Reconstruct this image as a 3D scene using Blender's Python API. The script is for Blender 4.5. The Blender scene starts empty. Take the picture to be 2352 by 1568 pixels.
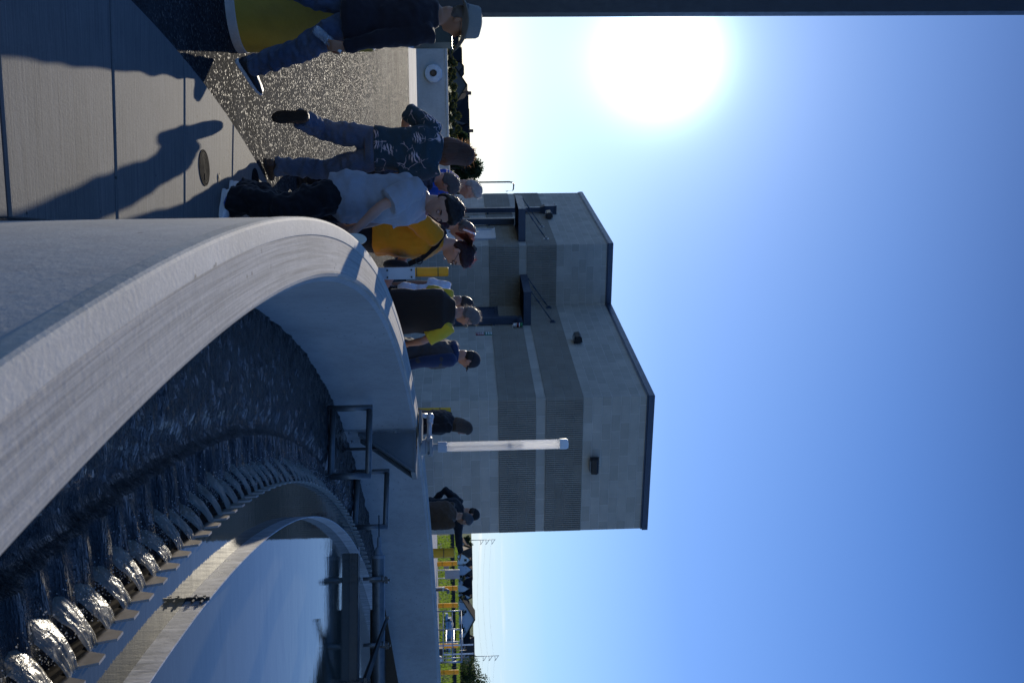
import bpy, bmesh, math, random
import numpy as np
from mathutils import Vector, Matrix, noise
R_ = math.radians
random.seed(7)
S = bpy.context.scene
COL = S.collection

# ------------------------------------------------------------------ camera, sky, sun, exposure
CAM_H, FPX, HORIZ, ROLL = 1.62, 2130.0, 1075.0, 0.0205
TH = math.atan((1176 - HORIZ) / FPX)
F_ = Vector((0, math.cos(TH), math.sin(TH))); U_ = Vector((0, -math.sin(TH), math.cos(TH))); RT = Vector((1, 0, 0))
cam_up = math.sin(ROLL) * RT + math.cos(ROLL) * U_
cam_rt = math.cos(ROLL) * RT - math.sin(ROLL) * U_
cd = bpy.data.cameras.new("camera"); cam = bpy.data.objects.new("camera", cd); COL.objects.link(cam)
M = Matrix((cam_up, -cam_rt, -F_)).transposed().to_4x4(); M.translation = (0, 0, CAM_H)
cam.matrix_world = M
cd.sensor_fit = 'HORIZONTAL'; cd.sensor_width = 36; cd.lens = FPX / 2352 * 36
cd.clip_start = 0.05; cd.clip_end = 20000
cd.dof.use_dof = True; cd.dof.focus_distance = 9.0; cd.dof.aperture_fstop = 9
S.camera = cam

SUN_AZ, SUN_EL = R_(-17.0), R_(11.7)          # azimuth measured from +Y, positive to +X
SUN_DIR = Vector((math.sin(SUN_AZ) * math.cos(SUN_EL), math.cos(SUN_AZ) * math.cos(SUN_EL), math.sin(SUN_EL)))
W = bpy.data.worlds.new("World"); S.world = W; W.use_nodes = True
nt = W.node_tree; nt.nodes.clear()
wo = nt.nodes.new('ShaderNodeOutputWorld'); bg = nt.nodes.new('ShaderNodeBackground')
sky = nt.nodes.new('ShaderNodeTexSky'); sky.sky_type = 'NISHITA'; sky.sun_disc = False
sky.sun_elevation = SUN_EL; sky.sun_rotation = SUN_AZ; sky.altitude = 300
sky.air_density = 1.0; sky.dust_density = 0.4; sky.ozone_density = 2.5
bg.inputs['Strength'].default_value = 0.11
def wn(t, **k):
    n = nt.nodes.new(t)
    for a, b in k.items(): setattr(n, a, b)
    return n
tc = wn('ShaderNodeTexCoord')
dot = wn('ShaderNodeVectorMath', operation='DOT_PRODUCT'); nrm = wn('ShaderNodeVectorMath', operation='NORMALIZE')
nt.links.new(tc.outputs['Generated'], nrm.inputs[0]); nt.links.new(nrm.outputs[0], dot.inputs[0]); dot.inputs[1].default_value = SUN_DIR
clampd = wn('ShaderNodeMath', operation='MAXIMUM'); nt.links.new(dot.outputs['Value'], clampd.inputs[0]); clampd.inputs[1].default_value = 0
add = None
for power, gain in ((900, 20.0), (150, 2.2), (20, .60), (4, .28)):   # lens glare round the sun, added into the sky colour
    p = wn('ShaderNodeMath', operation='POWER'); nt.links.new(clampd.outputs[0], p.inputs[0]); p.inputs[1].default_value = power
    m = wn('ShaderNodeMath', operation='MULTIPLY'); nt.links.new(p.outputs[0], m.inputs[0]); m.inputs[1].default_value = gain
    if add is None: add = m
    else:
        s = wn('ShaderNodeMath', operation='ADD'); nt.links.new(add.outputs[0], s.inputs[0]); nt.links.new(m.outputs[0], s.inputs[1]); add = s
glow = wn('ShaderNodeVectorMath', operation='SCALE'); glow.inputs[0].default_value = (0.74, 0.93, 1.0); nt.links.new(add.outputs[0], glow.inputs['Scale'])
hsv = wn('ShaderNodeHueSaturation'); hsv.inputs['Saturation'].default_value = 1.12; hsv.inputs['Hue'].default_value = 0.51
nt.links.new(sky.outputs[0], hsv.inputs['Color'])
sx = wn('ShaderNodeSeparateXYZ'); nt.links.new(nrm.outputs[0], sx.inputs[0])
ramp = wn('ShaderNodeValToRGB'); nt.links.new(sx.outputs['Z'], ramp.inputs[0])     # clear autumn sky: pale at the horizon, deep blue overhead
er = ramp.color_ramp; er.elements[0].position = 0.0; er.elements[0].color = (4.0, 5.5, 6.7, 1); er.elements[1].position = 1.0; er.elements[1].color = (.15, .62, 2.0, 1)
for pos, c in ((.075, (2.35, 4.4, 7.6)), (.21, (1.25, 2.75, 6.8)), (.42, (.50, 1.46, 4.4)), (.53, (.21, .80, 2.85))):
    e = er.elements.new(pos); e.color = (*c, 1)
skm = wn('ShaderNodeMix', data_type='RGBA'); skm.inputs['Factor'].default_value = .12
nt.links.new(ramp.outputs[0], skm.inputs['A']); nt.links.new(hsv.outputs[0], skm.inputs['B'])
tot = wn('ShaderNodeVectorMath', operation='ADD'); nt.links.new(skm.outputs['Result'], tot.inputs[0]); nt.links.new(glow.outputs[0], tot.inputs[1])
# thin streaky cloud low on the horizon
mapn = wn('ShaderNodeMapping'); mapn.inputs['Scale'].default_value = (5, 5, 90); nt.links.new(nrm.outputs[0], mapn.inputs[0])
cn = wn('ShaderNodeTexNoise'); cn.inputs['Scale'].default_value = 1.6; cn.inputs['Detail'].default_value = 5; nt.links.new(mapn.outputs[0], cn.inputs['Vector'])
cr = wn('ShaderNodeMapRange'); cr.inputs['From Min'].default_value = .56; cr.inputs['From Max'].default_value = .74; nt.links.new(cn.outputs['Fac'], cr.inputs['Value'])
lo = wn('ShaderNodeMapRange'); lo.inputs['From Min'].default_value = .055; lo.inputs['From Max'].default_value = .012; nt.links.new(sx.outputs['Z'], lo.inputs['Value'])
cm = wn('ShaderNodeMath', operation='MULTIPLY'); nt.links.new(cr.outputs[0], cm.inputs[0]); nt.links.new(lo.outputs[0], cm.inputs[1])
cm2 = wn('ShaderNodeMath', operation='MULTIPLY'); nt.links.new(cm.outputs[0], cm2.inputs[0]); cm2.inputs[1].default_value = .3
mixc = wn('ShaderNodeMix', data_type='RGBA'); nt.links.new(cm2.outputs[0], mixc.inputs['Factor'])
nt.links.new(tot.outputs[0], mixc.inputs['A']); mixc.inputs['B'].default_value = (9, 8.4, 7.6, 1)
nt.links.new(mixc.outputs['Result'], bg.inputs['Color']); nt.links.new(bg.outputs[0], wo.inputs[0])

sl = bpy.data.lights.new("sun", 'SUN'); so = bpy.data.objects.new("sun", sl); COL.objects.link(so)
sl.energy = 3.9; sl.angle = R_(0.53); sl.color = (1.0, 0.90, 0.73)
so.rotation_euler = SUN_DIR.to_track_quat('Z', 'Y').to_euler()
S.view_settings.view_transform = 'Standard'; S.view_settings.look = 'None'
S.view_settings.exposure = 0.45; S.view_settings.gamma = 1
S.render.engine = 'CYCLES'
try:
    S.cycles.use_denoising = True; S.cycles.max_bounces = 6; S.cycles.transparent_max_bounces = 12
    S.cycles.sample_clamp_indirect = 6
except Exception: pass

def ray(x, y):
    u = y - 784.; v = x - 1176.
    a = math.cos(ROLL) * u + math.sin(ROLL) * v; b = -math.sin(ROLL) * u + math.cos(ROLL) * v
    return a * RT + b * U_ + FPX * F_
def onz(x, y, z=0.):
    d = ray(x, y); t = (z - CAM_H) / d.z; return Vector((d.x * t, d.y * t, z))
def aty(x, y, Y):
    d = ray(x, y); t = Y / d.y; return Vector((d.x * t, Y, CAM_H + d.z * t))

# ------------------------------------------------------------------ materials
MATS = {}
class NB:
    """small node builder"""
    def __init__(s, name):
        s.m = bpy.data.materials.new(name); s.m.use_nodes = True; s.t = s.m.node_tree; s.t.nodes.clear()
        s.out = s.n('ShaderNodeOutputMaterial'); s.b = s.n('ShaderNodeBsdfPrincipled'); s.l(s.b.outputs[0], s.out.inputs[0])
        MATS[name] = s.m
    def n(s, t, **k):
        n = s.t.nodes.new(t)
        for a, b in k.items(): setattr(n, a, b)
        return n
    def l(s, a, b): s.t.links.new(a, b)
    def coord(s, kind='Object', scale=(1, 1, 1), rot=(0, 0, 0)):
        c = s.n('ShaderNodeTexCoord'); m = s.n('ShaderNodeMapping'); m.inputs['Scale'].default_value = scale; m.inputs['Rotation'].default_value = rot
        s.l(c.outputs[kind], m.inputs[0]); return m.outputs[0]
    def noise(s, vec, scale, detail=4, rough=.55, dist=0):
        n = s.n('ShaderNodeTexNoise'); n.inputs['Scale'].default_value = scale; n.inputs['Detail'].default_value = detail
        n.inputs['Roughness'].default_value = rough; n.inputs['Distortion'].default_value = dist
        s.l(vec, n.inputs['Vector']); return n.outputs['Fac']
    def ramp(s, f, a, b, lo=.3, hi=.7):
        n = s.n('ShaderNodeMapRange'); n.inputs['From Min'].default_value = lo; n.inputs['From Max'].default_value = hi
        n.inputs['To Min'].default_value = a; n.inputs['To Max'].default_value = b; s.l(f, n.inputs['Value']); return n.outputs[0]
    def mix(s, f, a, b, mode='MIX'):
        n = s.n('ShaderNodeMix', data_type='RGBA', blend_type=mode)
        for v, k in ((f, 'Factor'), (a, 'A'), (b, 'B')):
            if hasattr(v, 'is_linked') or hasattr(v, 'links'): s.l(v, n.inputs[k])
            elif k == 'Factor': n.inputs[k].default_value = v
            else: n.inputs[k].default_value = (*v, 1) if len(v) == 3 else v
        return n.outputs['Result']
    def math(s, op, a, b=0):
        n = s.n('ShaderNodeMath', operation=op)
        for i, v in enumerate((a, b)):
            if hasattr(v, 'links'): s.l(v, n.inputs[i])
            else: n.inputs[i].default_value = v
        return n.outputs[0]
    def bump(s, h, dist=.01, strength=1, prev=None):
        n = s.n('ShaderNodeBump'); n.inputs['Distance'].default_value = dist; n.inputs['Strength'].default_value = strength
        s.l(h, n.inputs['Height'])
        if prev is not None: s.l(prev, n.inputs['Normal'])
        return n.outputs[0]
    def set(s, **k):
        for a, v in k.items():
            i = s.b.inputs[a.replace('_', ' ')]
            if hasattr(v, 'links'): s.l(v, i)
            elif isinstance(v, (tuple, list)) and len(v) == 3 and i.type == 'RGBA': i.default_value = (*v, 1)
            else: i.default_value = v
        return s
    def polar(s, ra=11.0):
        """(arc, radius, z) from object coordinates round the object's origin"""
        c = s.n('ShaderNodeTexCoord'); x = s.n('ShaderNodeSeparateXYZ'); s.l(c.outputs['Object'], x.inputs[0])
        neg = s.math('MULTIPLY', x.outputs[0], -1.0)
        a = s.math('MULTIPLY', s.math('ARCTAN2', x.outputs[1], neg), ra)
        r = s.math('SQRT', s.math('ADD', s.math('MULTIPLY', x.outputs[0], x.outputs[0]), s.math('MULTIPLY', x.outputs[1], x.outputs[1])))
        return a, r, x.outputs[2]
    def xyz(s, a, b, c):
        n = s.n('ShaderNodeCombineXYZ')
        for i, v in enumerate((a, b, c)):
            if hasattr(v, 'links'): s.l(v, n.inputs[i])
            else: n.inputs[i].default_value = v
        return n.outputs[0]

def flat(name, col, rough=.6, metal=0., spec=.5, var=.12, vs=6., bump=0., bs=60.):
    if name in MATS: return MATS[name]
    b = NB(name); v = b.coord()
    n = b.noise(v, vs, 5)
    c = b.mix(b.ramp(n, 0, 1), tuple(x * (1 - var) for x in col), tuple(min(1, x * (1 + var)) for x in col))
    b.set(Base_Color=c, Roughness=b.ramp(b.noise(v, vs * 3), max(.02, rough - .08), min(1, rough + .08)), Metallic=metal, Specular_IOR_Level=spec)
    if bump: b.set(Normal=b.bump(b.noise(v, bs, 4), bump))
    return b.m

def mk_concrete(name, col, scale=1., streak=None, polar=False, rough=.8):
    b = NB(name)
    if polar:
        a, r, z = b.polar(); v = b.xyz(a, r, z)
    else: v = b.coord()
    big = b.noise(v, .9 * scale, 5, .6); fine = b.noise(v, 60 * scale, 3, .7); mid = b.noise(v, 9 * scale, 6, .65, .4)
    c = b.mix(b.ramp(big, 0, 1, .3, .7), tuple(x * .82 for x in col), tuple(x * 1.14 for x in col))
    c = b.mix(b.ramp(mid, 0, .45, .45, .8), c, tuple(x * .62 for x in col))
    c = b.mix(b.ramp(fine, 0, .35, .5, .75), c, tuple(x * 1.4 for x in col))
    nm = b.bump(fine, .0012); nm = b.bump(mid, .0012, .5, nm)
    if streak:
        mp = b.n('ShaderNodeMapping'); mp.inputs['Scale'].default_value = streak; b.l(v, mp.inputs[0])
        st = b.noise(mp.outputs[0], 1., 6, .7, .3)
        c = b.mix(b.ramp(st, 0, .8, .42, .68), c, tuple(x * .5 for x in col)); mp2 = b.n('ShaderNodeMapping'); mp2.inputs['Scale'].default_value = tuple(k * (3.1 if k > 20 else 1.7) for k in streak); b.l(v, mp2.inputs[0]); st2 = b.noise(mp2.outputs[0], 1., 4, .7, .3); c = b.mix(b.ramp(st2, 0, .6, .5, .72), c, tuple(x * 1.45 for x in col)); nm = b.bump(st, .0015, .8, nm)
    vo = b.n('ShaderNodeTexVoronoi'); vo.inputs['Scale'].default_value = 13; b.l(v, vo.inputs['Vector'])
    c = b.mix(b.ramp(vo.outputs['Distance'], .8, 0, .03, .06), c, tuple(x * .35 for x in col)) if not polar else b.mix(b.math('MULTIPLY', b.ramp(vo.outputs['Distance'], .85, 0, .07, .12), b.ramp(big, 0, 1, .52, .56)), c, tuple(x * .3 for x in col))
    b.set(Base_Color=c, Roughness=min(1, rough + .12), Normal=nm, Specular_IOR_Level=.12)
    return b.m
C_WALL = mk_concrete('tank_concrete', (.37, .365, .345), 1, None, True)
C_RIM = mk_concrete('rim_concrete', (.45, .42, .365), 1.0, (1.1, 75, 1), True, .85)
C_EDGE = mk_concrete('rim_edge_concrete', (.47, .445, .39), 1.2, None, True, .7)
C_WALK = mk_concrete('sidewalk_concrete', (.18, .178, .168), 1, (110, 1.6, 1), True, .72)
C_PLAIN = mk_concrete('plain_concrete', (.50, .49, .46), 1)
C_GRAV = mk_concrete('apron_concrete', (.45, .44, .41), 1.2, (.12, 2.2, 1))

def mk_asphalt():
    b = NB('asphalt'); v = b.coord()
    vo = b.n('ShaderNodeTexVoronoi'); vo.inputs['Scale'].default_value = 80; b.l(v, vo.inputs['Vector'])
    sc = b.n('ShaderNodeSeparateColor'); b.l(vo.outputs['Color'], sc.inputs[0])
    big = b.noise(b.coord(scale=(.22, 1.5, 1)), .9, 6, .65); fine = b.noise(v, 130, 3, .7); patch = b.noise(v, .35, 4)
    c = b.mix(b.ramp(sc.outputs[0], 0, 1, 0, 1), (.009, .010, .011), (.056, .058, .062))          # stones of different greys
    c = b.mix(b.ramp(fine, 0, .6, .35, .7), c, (.022, .023, .025))
    sp = b.ramp(sc.outputs[1], 0, 1, .86, .95); c = b.mix(sp, c, (.09, .09, .09))                             # sun glints painted as paler stones, glossier too
    c = b.mix(b.ramp(big, 0, .55, .42, .72), c, (.085, .085, .084)); c = b.mix(b.ramp(patch, .45, 0, .35, .5), c, (.016, .016, .017))
    nm = b.bump(vo.outputs['Distance'], .008, 1)
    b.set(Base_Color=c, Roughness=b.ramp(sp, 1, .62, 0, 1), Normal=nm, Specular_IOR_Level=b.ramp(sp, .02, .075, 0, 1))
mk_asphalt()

def mk_block(name, c1, c2, mortar, w=.4064, h=.2032):
    b = NB(name); c = b.n('ShaderNodeTexCoord'); x = b.n('ShaderNodeSeparateXYZ'); b.l(c.outputs['Object'], x.inputs[0])
    v = b.xyz(x.outputs[0], x.outputs[2], 0)
    br = b.n('ShaderNodeTexBrick'); br.inputs['Scale'].default_value = 1; br.inputs['Brick Width'].default_value = w; br.inputs['Row Height'].default_value = h
    br.inputs['Mortar Size'].default_value = .009; br.inputs['Mortar Smooth'].default_value = .3; br.inputs['Bias'].default_value = 0
    br.inputs['Color1'].default_value = (*c1, 1); br.inputs['Color2'].default_value = (*c2, 1); br.inputs['Mortar'].default_value = (*mortar, 1)
    b.l(v, br.inputs['Vector'])
    o = c.outputs['Object']; n = b.noise(o, 2.2, 5); f = b.noise(o, 90, 3, .7)
    col = b.mix(b.ramp(n, 0, .5), br.outputs['Color'], tuple(k * .7 for k in c1)); col = b.mix(b.ramp(f, 0, .4, .45, .8), col, tuple(k * 1.35 for k in c1))
    nm = b.bump(br.outputs['Fac'], -.006); nm = b.bump(f, .004, .7, nm)
    b.set(Base_Color=col, Roughness=.88, Normal=nm, Specular_IOR_Level=.25)
    return b.m
CMU = mk_block('grey_block', (.43, .395, .325), (.55, .505, .42), (.66, .615, .53))
CMU_RIB = mk_block('ribbed_block', (.31, .28, .225), (.36, .325, .26), (.40, .37, .31))

def mk_water(name, col, scale, dist, sx=(1, 1, 1), polar=False, rough=.02, second=None):
    b = NB(name)
    if polar:
        a, r, z = b.polar(); v0 = b.xyz(a, r, z); mp = b.n('ShaderNodeMapping'); mp.inputs['Scale'].default_value = sx; b.l(v0, mp.inputs[0]); v = mp.outputs[0]
    else: v = b.coord(scale=sx)
    h = b.noise(v, scale, 4, .55, .5); nm = b.bump(h, dist)
    if second: nm = b.bump(b.noise(v, second[0], 3, .6), second[1], 1, nm)
    b.set(Base_Color=col, Roughness=rough, IOR=1.333, Specular_IOR_Level=.5, Normal=nm)
    return b.m
W_POOL = mk_water('pool_water', (.048, .052, .042), 1.3, .0007, (1.6, 6, 1), False, .012, (9, .00018))
W_CHAN = mk_water('channel_water', (.006, .012, .016), 9, .03, (1, 1.8, 1), True, .02, (46, .014))
W_APRON = mk_water('apron_water', (.010, .014, .015), 10, .025, (3.2, .7, 1), True, .03, (46, .010))
def mk_jet():
    b = NB('jet_water'); v = b.coord('Object'); n = b.noise(v, 17, 4, .6, .8); n2 = b.noise(v, 55, 3, .6); nm = b.bump(n, .011); nm = b.bump(n2, .0012, 1, nm)
    b.set(Base_Color=b.mix(b.ramp(n, 0, 1, .35, .65), (.14, .12, .07), (.60, .57, .46)), Roughness=.26, IOR=1.5, Specular_IOR_Level=.9, Normal=nm)
    tr = b.n('ShaderNodeBsdfTranslucent'); tr.inputs['Color'].default_value = (1, .95, .84, 1); b.l(nm, tr.inputs['Normal'])
    mx = b.n('ShaderNodeMixShader'); mx.inputs[0].default_value = .30; b.l(b.b.outputs[0], mx.inputs[1]); b.l(tr.outputs[0], mx.inputs[2])
    tp = b.n('ShaderNodeBsdfTransparent'); m2 = b.n('ShaderNodeMixShader'); b.l(b.ramp(n, .18, .62, .38, .68), m2.inputs[0]); b.l(mx.outputs[0], m2.inputs[1]); b.l(tp.outputs[0], m2.inputs[2])
    b.l(m2.outputs[0], b.out.inputs[0])
mk_jet()
def mk_fabric(name, col, var=.15, scale=300, wr=.006, sheen=.15, pattern=None):
    if name in MATS: return MATS[name]
    b = NB(name); v = b.coord()
    w = b.noise(v, scale, 2, .6); f = b.noise(v, 7, 4, .5, .8)
    c = b.mix(b.ramp(w, 0, 1), tuple(k * (1 - var) for k in col), tuple(k * (1 + var) for k in col))
    if pattern: c = pattern(b, v, c)
    nm = b.bump(f, wr); nm = b.bump(w, .0006, 1, nm)
    b.set(Base_Color=c, Roughness=.9, Specular_IOR_Level=.2, Sheen_Weight=sheen, Normal=nm)
    return b.m
def pat_floral(b, v, c):
    d = b.n('ShaderNodeTexNoise'); d.inputs['Scale'].default_value = 9; b.l(v, d.inputs['Vector'])
    ad = b.n('ShaderNodeMix', data_type='RGBA'); ad.inputs['Factor'].default_value = .07; b.l(v, ad.inputs['A']); b.l(d.outputs['Color'], ad.inputs['B'])
    v1 = b.n('ShaderNodeTexVoronoi', feature='F1'); v1.inputs['Scale'].default_value = 7.5; b.l(ad.outputs['Result'], v1.inputs['Vector'])
    ring = b.n('ShaderNodeTexWave', wave_type='RINGS'); ring.inputs['Scale'].default_value = 14; ring.inputs['Distortion'].default_value = 9; ring.inputs['Detail'].default_value = 2; b.l(ad.outputs['Result'], ring.inputs['Vector'])
    inside = b.ramp(v1.outputs['Distance'], 1, 0, .26, .40)
    lines = b.ramp(ring.outputs['Fac'], 0, 1, .42, .66)
    f1 = b.math('MULTIPLY', inside, lines)
    v2 = b.n('ShaderNodeTexVoronoi', feature='DISTANCE_TO_EDGE'); v2.inputs['Scale'].default_value = 11; b.l(ad.outputs['Result'], v2.inputs['Vector'])
    n2 = b.noise(v, 8, 2)
    leaf = b.math('MULTIPLY', b.ramp(v2.outputs['Distance'], 1, 0, .015, .03), b.ramp(n2, 0, 1, .5, .56))
    f = b.math('MINIMUM', b.math('ADD', f1, b.math('MULTIPLY', leaf, .7)), 1)
    return b.mix(f, c, (.55, .47, .47))
def pat_plaid(b, v, c):
    x = b.n('ShaderNodeSeparateXYZ'); b.l(v, x.inputs[0])
    f = b.math('ADD', b.math('GREATER_THAN', b.math('FRACT', b.math('MULTIPLY', x.outputs[2], 18)), .55), b.math('GREATER_THAN', b.math('FRACT', b.math('MULTIPLY', b.math('ADD', x.outputs[0], x.outputs[1]), 18)), .55))
    return b.mix(b.math('MULTIPLY', f, .4), c, (.008, .008, .012))
def pat_denim(b, v, c):
    return b.mix(b.ramp(b.noise(v, 3.5, 4), 0, .7, .4, .75), c, (.16, .19, .24))
def mk_skin(name, col):
    if name in MATS: return MATS[name]
    b = NB(name); v = b.coord(); n = b.noise(v, 14, 4)
    b.set(Base_Color=b.mix(b.ramp(n, 0, 1), tuple(k * .9 for k in col), (col[0] * 1.08, col[1] * .98, col[2] * .95)), Roughness=.5,
          Subsurface_Weight=.25, Subsurface_Radius=(.01, .004, .002), Subsurface_Scale=.6, Specular_IOR_Level=.4, Normal=b.bump(b.noise(v, 120, 2), .0006))
    return b.m
def mk_hair(name, col, trans):
    if name in MATS: return MATS[name]
    b = NB(name); v = b.coord(scale=(60, 60, 9)); n = b.noise(v, 1.6, 4, .7)
    b.set(Base_Color=b.mix(b.ramp(n, 0, 1), tuple(k * .55 for k in col), tuple(min(1, k * 1.35) for k in col)), Roughness=.42, Specular_IOR_Level=.6, Normal=b.bump(n, .016))
    tr = b.n('ShaderNodeBsdfTranslucent'); tr.inputs['Color'].default_value = (*trans, 1)
    mx = b.n('ShaderNodeMixShader'); mx.inputs[0].default_value = .45; b.l(b.b.outputs[0], mx.inputs[1]); b.l(tr.outputs[0], mx.inputs[2]); b.l(mx.outputs[0], b.out.inputs[0])
    return b.m
def mk_galv(name, col, scale=(40, 2, 40), rough=.38, metal=.75):
    b = NB(name); v = b.coord(scale=scale); n = b.noise(v, 2, 6, .7); n2 = b.noise(b.coord(), 9, 4)
    c = b.mix(b.ramp(n, 0, 1), tuple(k * .72 for k in col), tuple(k * 1.2 for k in col)); c = b.mix(b.ramp(n2, 0, .4, .5, .8), c, tuple(k * .55 for k in col))
    b.set(Base_Color=c, Metallic=metal, Roughness=b.ramp(n, rough - .12, rough + .14), Normal=b.bump(n, .0015))
    return b.m
STEEL = mk_galv('galvanised_steel', (.42, .44, .45), (3, 3, 3), .42)
BAFFLE_M = NB('baffle_steel')
def _baf():
    b = BAFFLE_M; a, r, z = b.polar(10.3); m = b.n('ShaderNodeMapping'); m.inputs['Scale'].default_value = (26, 1, 7); m.inputs['Rotation'].default_value = (0, .45, 0)
    b.l(b.xyz(a, r, z), m.inputs[0]); n = b.noise(m.outputs[0], 1, 6, .72, .5)
    b.set(Base_Color=b.mix(b.ramp(n, 0, 1, .35, .7), (.30, .30, .29), (.72, .71, .69)), Metallic=.15, Roughness=b.ramp(n, .5, .68), Normal=b.bump(n, .002)); return b.m
BAFFLE = _baf()
def mk_weir():
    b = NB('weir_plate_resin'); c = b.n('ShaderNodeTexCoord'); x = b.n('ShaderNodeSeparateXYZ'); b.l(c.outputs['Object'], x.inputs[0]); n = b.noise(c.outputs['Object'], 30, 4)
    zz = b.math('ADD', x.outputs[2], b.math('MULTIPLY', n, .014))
    b.set(Base_Color=b.mix(b.ramp(zz, 1, 0, .432, .446), b.mix(b.ramp(n, 0, 1), (.30, .26, .20), (.40, .35, .28)), (.035, .026, .014)), Roughness=.5); return b.m  # lower plate darkened: shade between the spouts plus wetness, both in the colour
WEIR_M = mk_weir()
WETSTEEL = mk_galv('dark_wet_steel', (.085, .08, .072), (3, 3, 3), .4, .4)
PIPE_M = mk_galv('weathered_pipe', (.16, .165, .16), (5, 5, 5), .42, .45)
YELLOW = flat('yellow_plastic', (.85, .50, .012), .45, var=.05)
def _thin(m, col, k):
    t = m.node_tree; b = next(n for n in t.nodes if n.type == 'BSDF_PRINCIPLED'); o = next(n for n in t.nodes if n.type == 'OUTPUT_MATERIAL')
    tr = t.nodes.new('ShaderNodeBsdfTranslucent'); tr.inputs['Color'].default_value = (*col, 1); mx = t.nodes.new('ShaderNodeMixShader'); mx.inputs[0].default_value = k
    t.links.new(b.outputs[0], mx.inputs[1]); t.links.new(tr.outputs[0], mx.inputs[2]); t.links.new(mx.outputs[0], o.inputs[0]); return m
_thin(YELLOW, (.95, .55, .02), .35)
YELLOW2 = flat('dull_yellow_paint', (.40, .275, .03), .55, var=.12, bump=.002, bs=40)
NAVY = flat('navy_metal', (.035, .055, .09), .45, var=.1)
BLACKM = flat('black_metal', (.014, .014, .016), .4)
GREYM = flat('grey_cast_metal', (.22, .24, .25), .45, .3)
WHITE = flat('white_paint', (.75, .75, .73), .5, var=.05)
LGREY = flat('light_grey_paint', (.46, .48, .50), .5, var=.08)
RUBBER = flat('black_rubber', (.02, .02, .02), .7)

# ------------------------------------------------------------------ mesh helpers
class MB:
    def __init__(s): s.v = []; s.f = []; s.mi = []; s.cur = 0; s.uv = []
    def add(s, vs, fs):
        o = len(s.v); s.v.extend(Vector(v) for v in vs)
        for f in fs: s.f.append([i + o for i in f]); s.mi.append(s.cur)
        return s
    def box(s, c, size, rot=None):
        x, y, z = (k / 2 for k in size); c = Vector(c)
        vs = [Vector((a, b, d)) for d in (-z, z) for a, b in ((-x, -y), (x, -y), (x, y), (-x, y))]
        if rot is not None:
            if not isinstance(rot, Matrix): rot = Matrix.Rotation(rot, 3, 'Z')
            vs = [rot @ v for v in vs]
        return s.add([c + v for v in vs], [(3, 2, 1, 0), (4, 5, 6, 7), (0, 1, 5, 4), (1, 2, 6, 5), (2, 3, 7, 6), (3, 0, 4, 7)])
    def rings(s, rs, cap=True, closed=True):
        n = len(rs[0]); o = len(s.v)
        for r in rs: s.v.extend(Vector(p) for p in r)
        for i in range(len(rs) - 1):
            for j in range(n if closed else n - 1):
                k = (j + 1) % n
                s.f.append([o + i * n + j, o + i * n + k, o + (i + 1) * n + k, o + (i + 1) * n + j]); s.mi.append(s.cur)
        if cap:
            s.f.append([o + j for j in reversed(range(n))]); s.mi.append(s.cur)
            s.f.append([o + (len(rs) - 1) * n + j for j in range(n)]); s.mi.append(s.cur)
        return s
    def tube(s, pts, rad, n=12, dome=False, hint=(0, 0, 1)):
        pts = [Vector(p) for p in pts]
        if not isinstance(rad, (list, tuple)): rad = [rad] * len(pts)
        rs = []; up = Vector(hint)
        for i, p in enumerate(pts):
            d = (pts[min(i + 1, len(pts) - 1)] - pts[max(i - 1, 0)]).normalized()
            a = up - d * up.dot(d)
            if a.length < 1e-3: a = Vector((1, 0, 0)) - d * d.x
            if a.length < 1e-3: a = Vector((0, 1, 0)) - d * d.y
            a.normalize(); b = d.cross(a); up = a
            r = rad[i]; ra, rb = r if isinstance(r, tuple) else (r, r)
            ring = lambda c, k: [c + a * (math.cos(t) * ra * k) + b * (math.sin(t) * rb * k) for t in (2 * math.pi * j / n for j in range(n))]
            m = (ra + rb) / 2
            if dome and i == 0:
                for q in (.25, .6, .88): rs.append(ring(p - d * m * math.sqrt(1 - q * q), q))
            rs.append(ring(p, 1))
            if dome and i == len(pts) - 1:
                for q in (.88, .6, .25): rs.append(ring(p + d * m * math.sqrt(1 - q * q), q))
        return s.rings(rs)
    def lathe(s, prof, c=(0, 0, 0), n=32, axis=None):
        c = Vector(c); rs = []
        q = Vector((0, 0, 1)).rotation_difference(Vector(axis)).to_matrix() if axis is not None else Matrix.Identity(3)
        for r, z in prof: rs.append([c + q @ Vector((r * math.cos(2 * math.pi * j / n), r * math.sin(2 * math.pi * j / n), z)) for j in range(n)])
        return s.rings(rs)
    def ellip(s, c, rad, n=16, m=10, rot=None):
        c = Vector(c); rs = []
        for i in range(m + 1):
            t = math.pi * (i + .02) / (m + .04); z = -math.cos(t); q = math.sin(t)
            ring = [Vector((q * math.cos(2 * math.pi * j / n) * rad[0], q * math.sin(2 * math.pi * j / n) * rad[1], z * rad[2])) for j in range(n)]
            if rot is not None: ring = [rot @ v for v in ring]
            rs.append([c + v for v in ring])
        return s.rings(rs)
    def prism(s, poly, h, base=(0, 0, 0), ax=(1, 0, 0), ay=(0, 1, 0), az=(0, 0, 1)):
        b = Vector(base); ax, ay, az = Vector(ax), Vector(ay), Vector(az); n = len(poly)
        lo = [b + ax * p[0] + ay * p[1] for p in poly]; hi = [v + az * h for v in lo]
        return s.add(lo + hi, [tuple(reversed(range(n))), tuple(range(n, 2 * n))] + [(i, (i + 1) % n, n + (i + 1) % n, n + i) for i in range(n)])
    def mesh(s, name):
        me = bpy.data.meshes.new(name); me.from_pydata([tuple(v) for v in s.v], [], s.f); me.update(); return me
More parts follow.
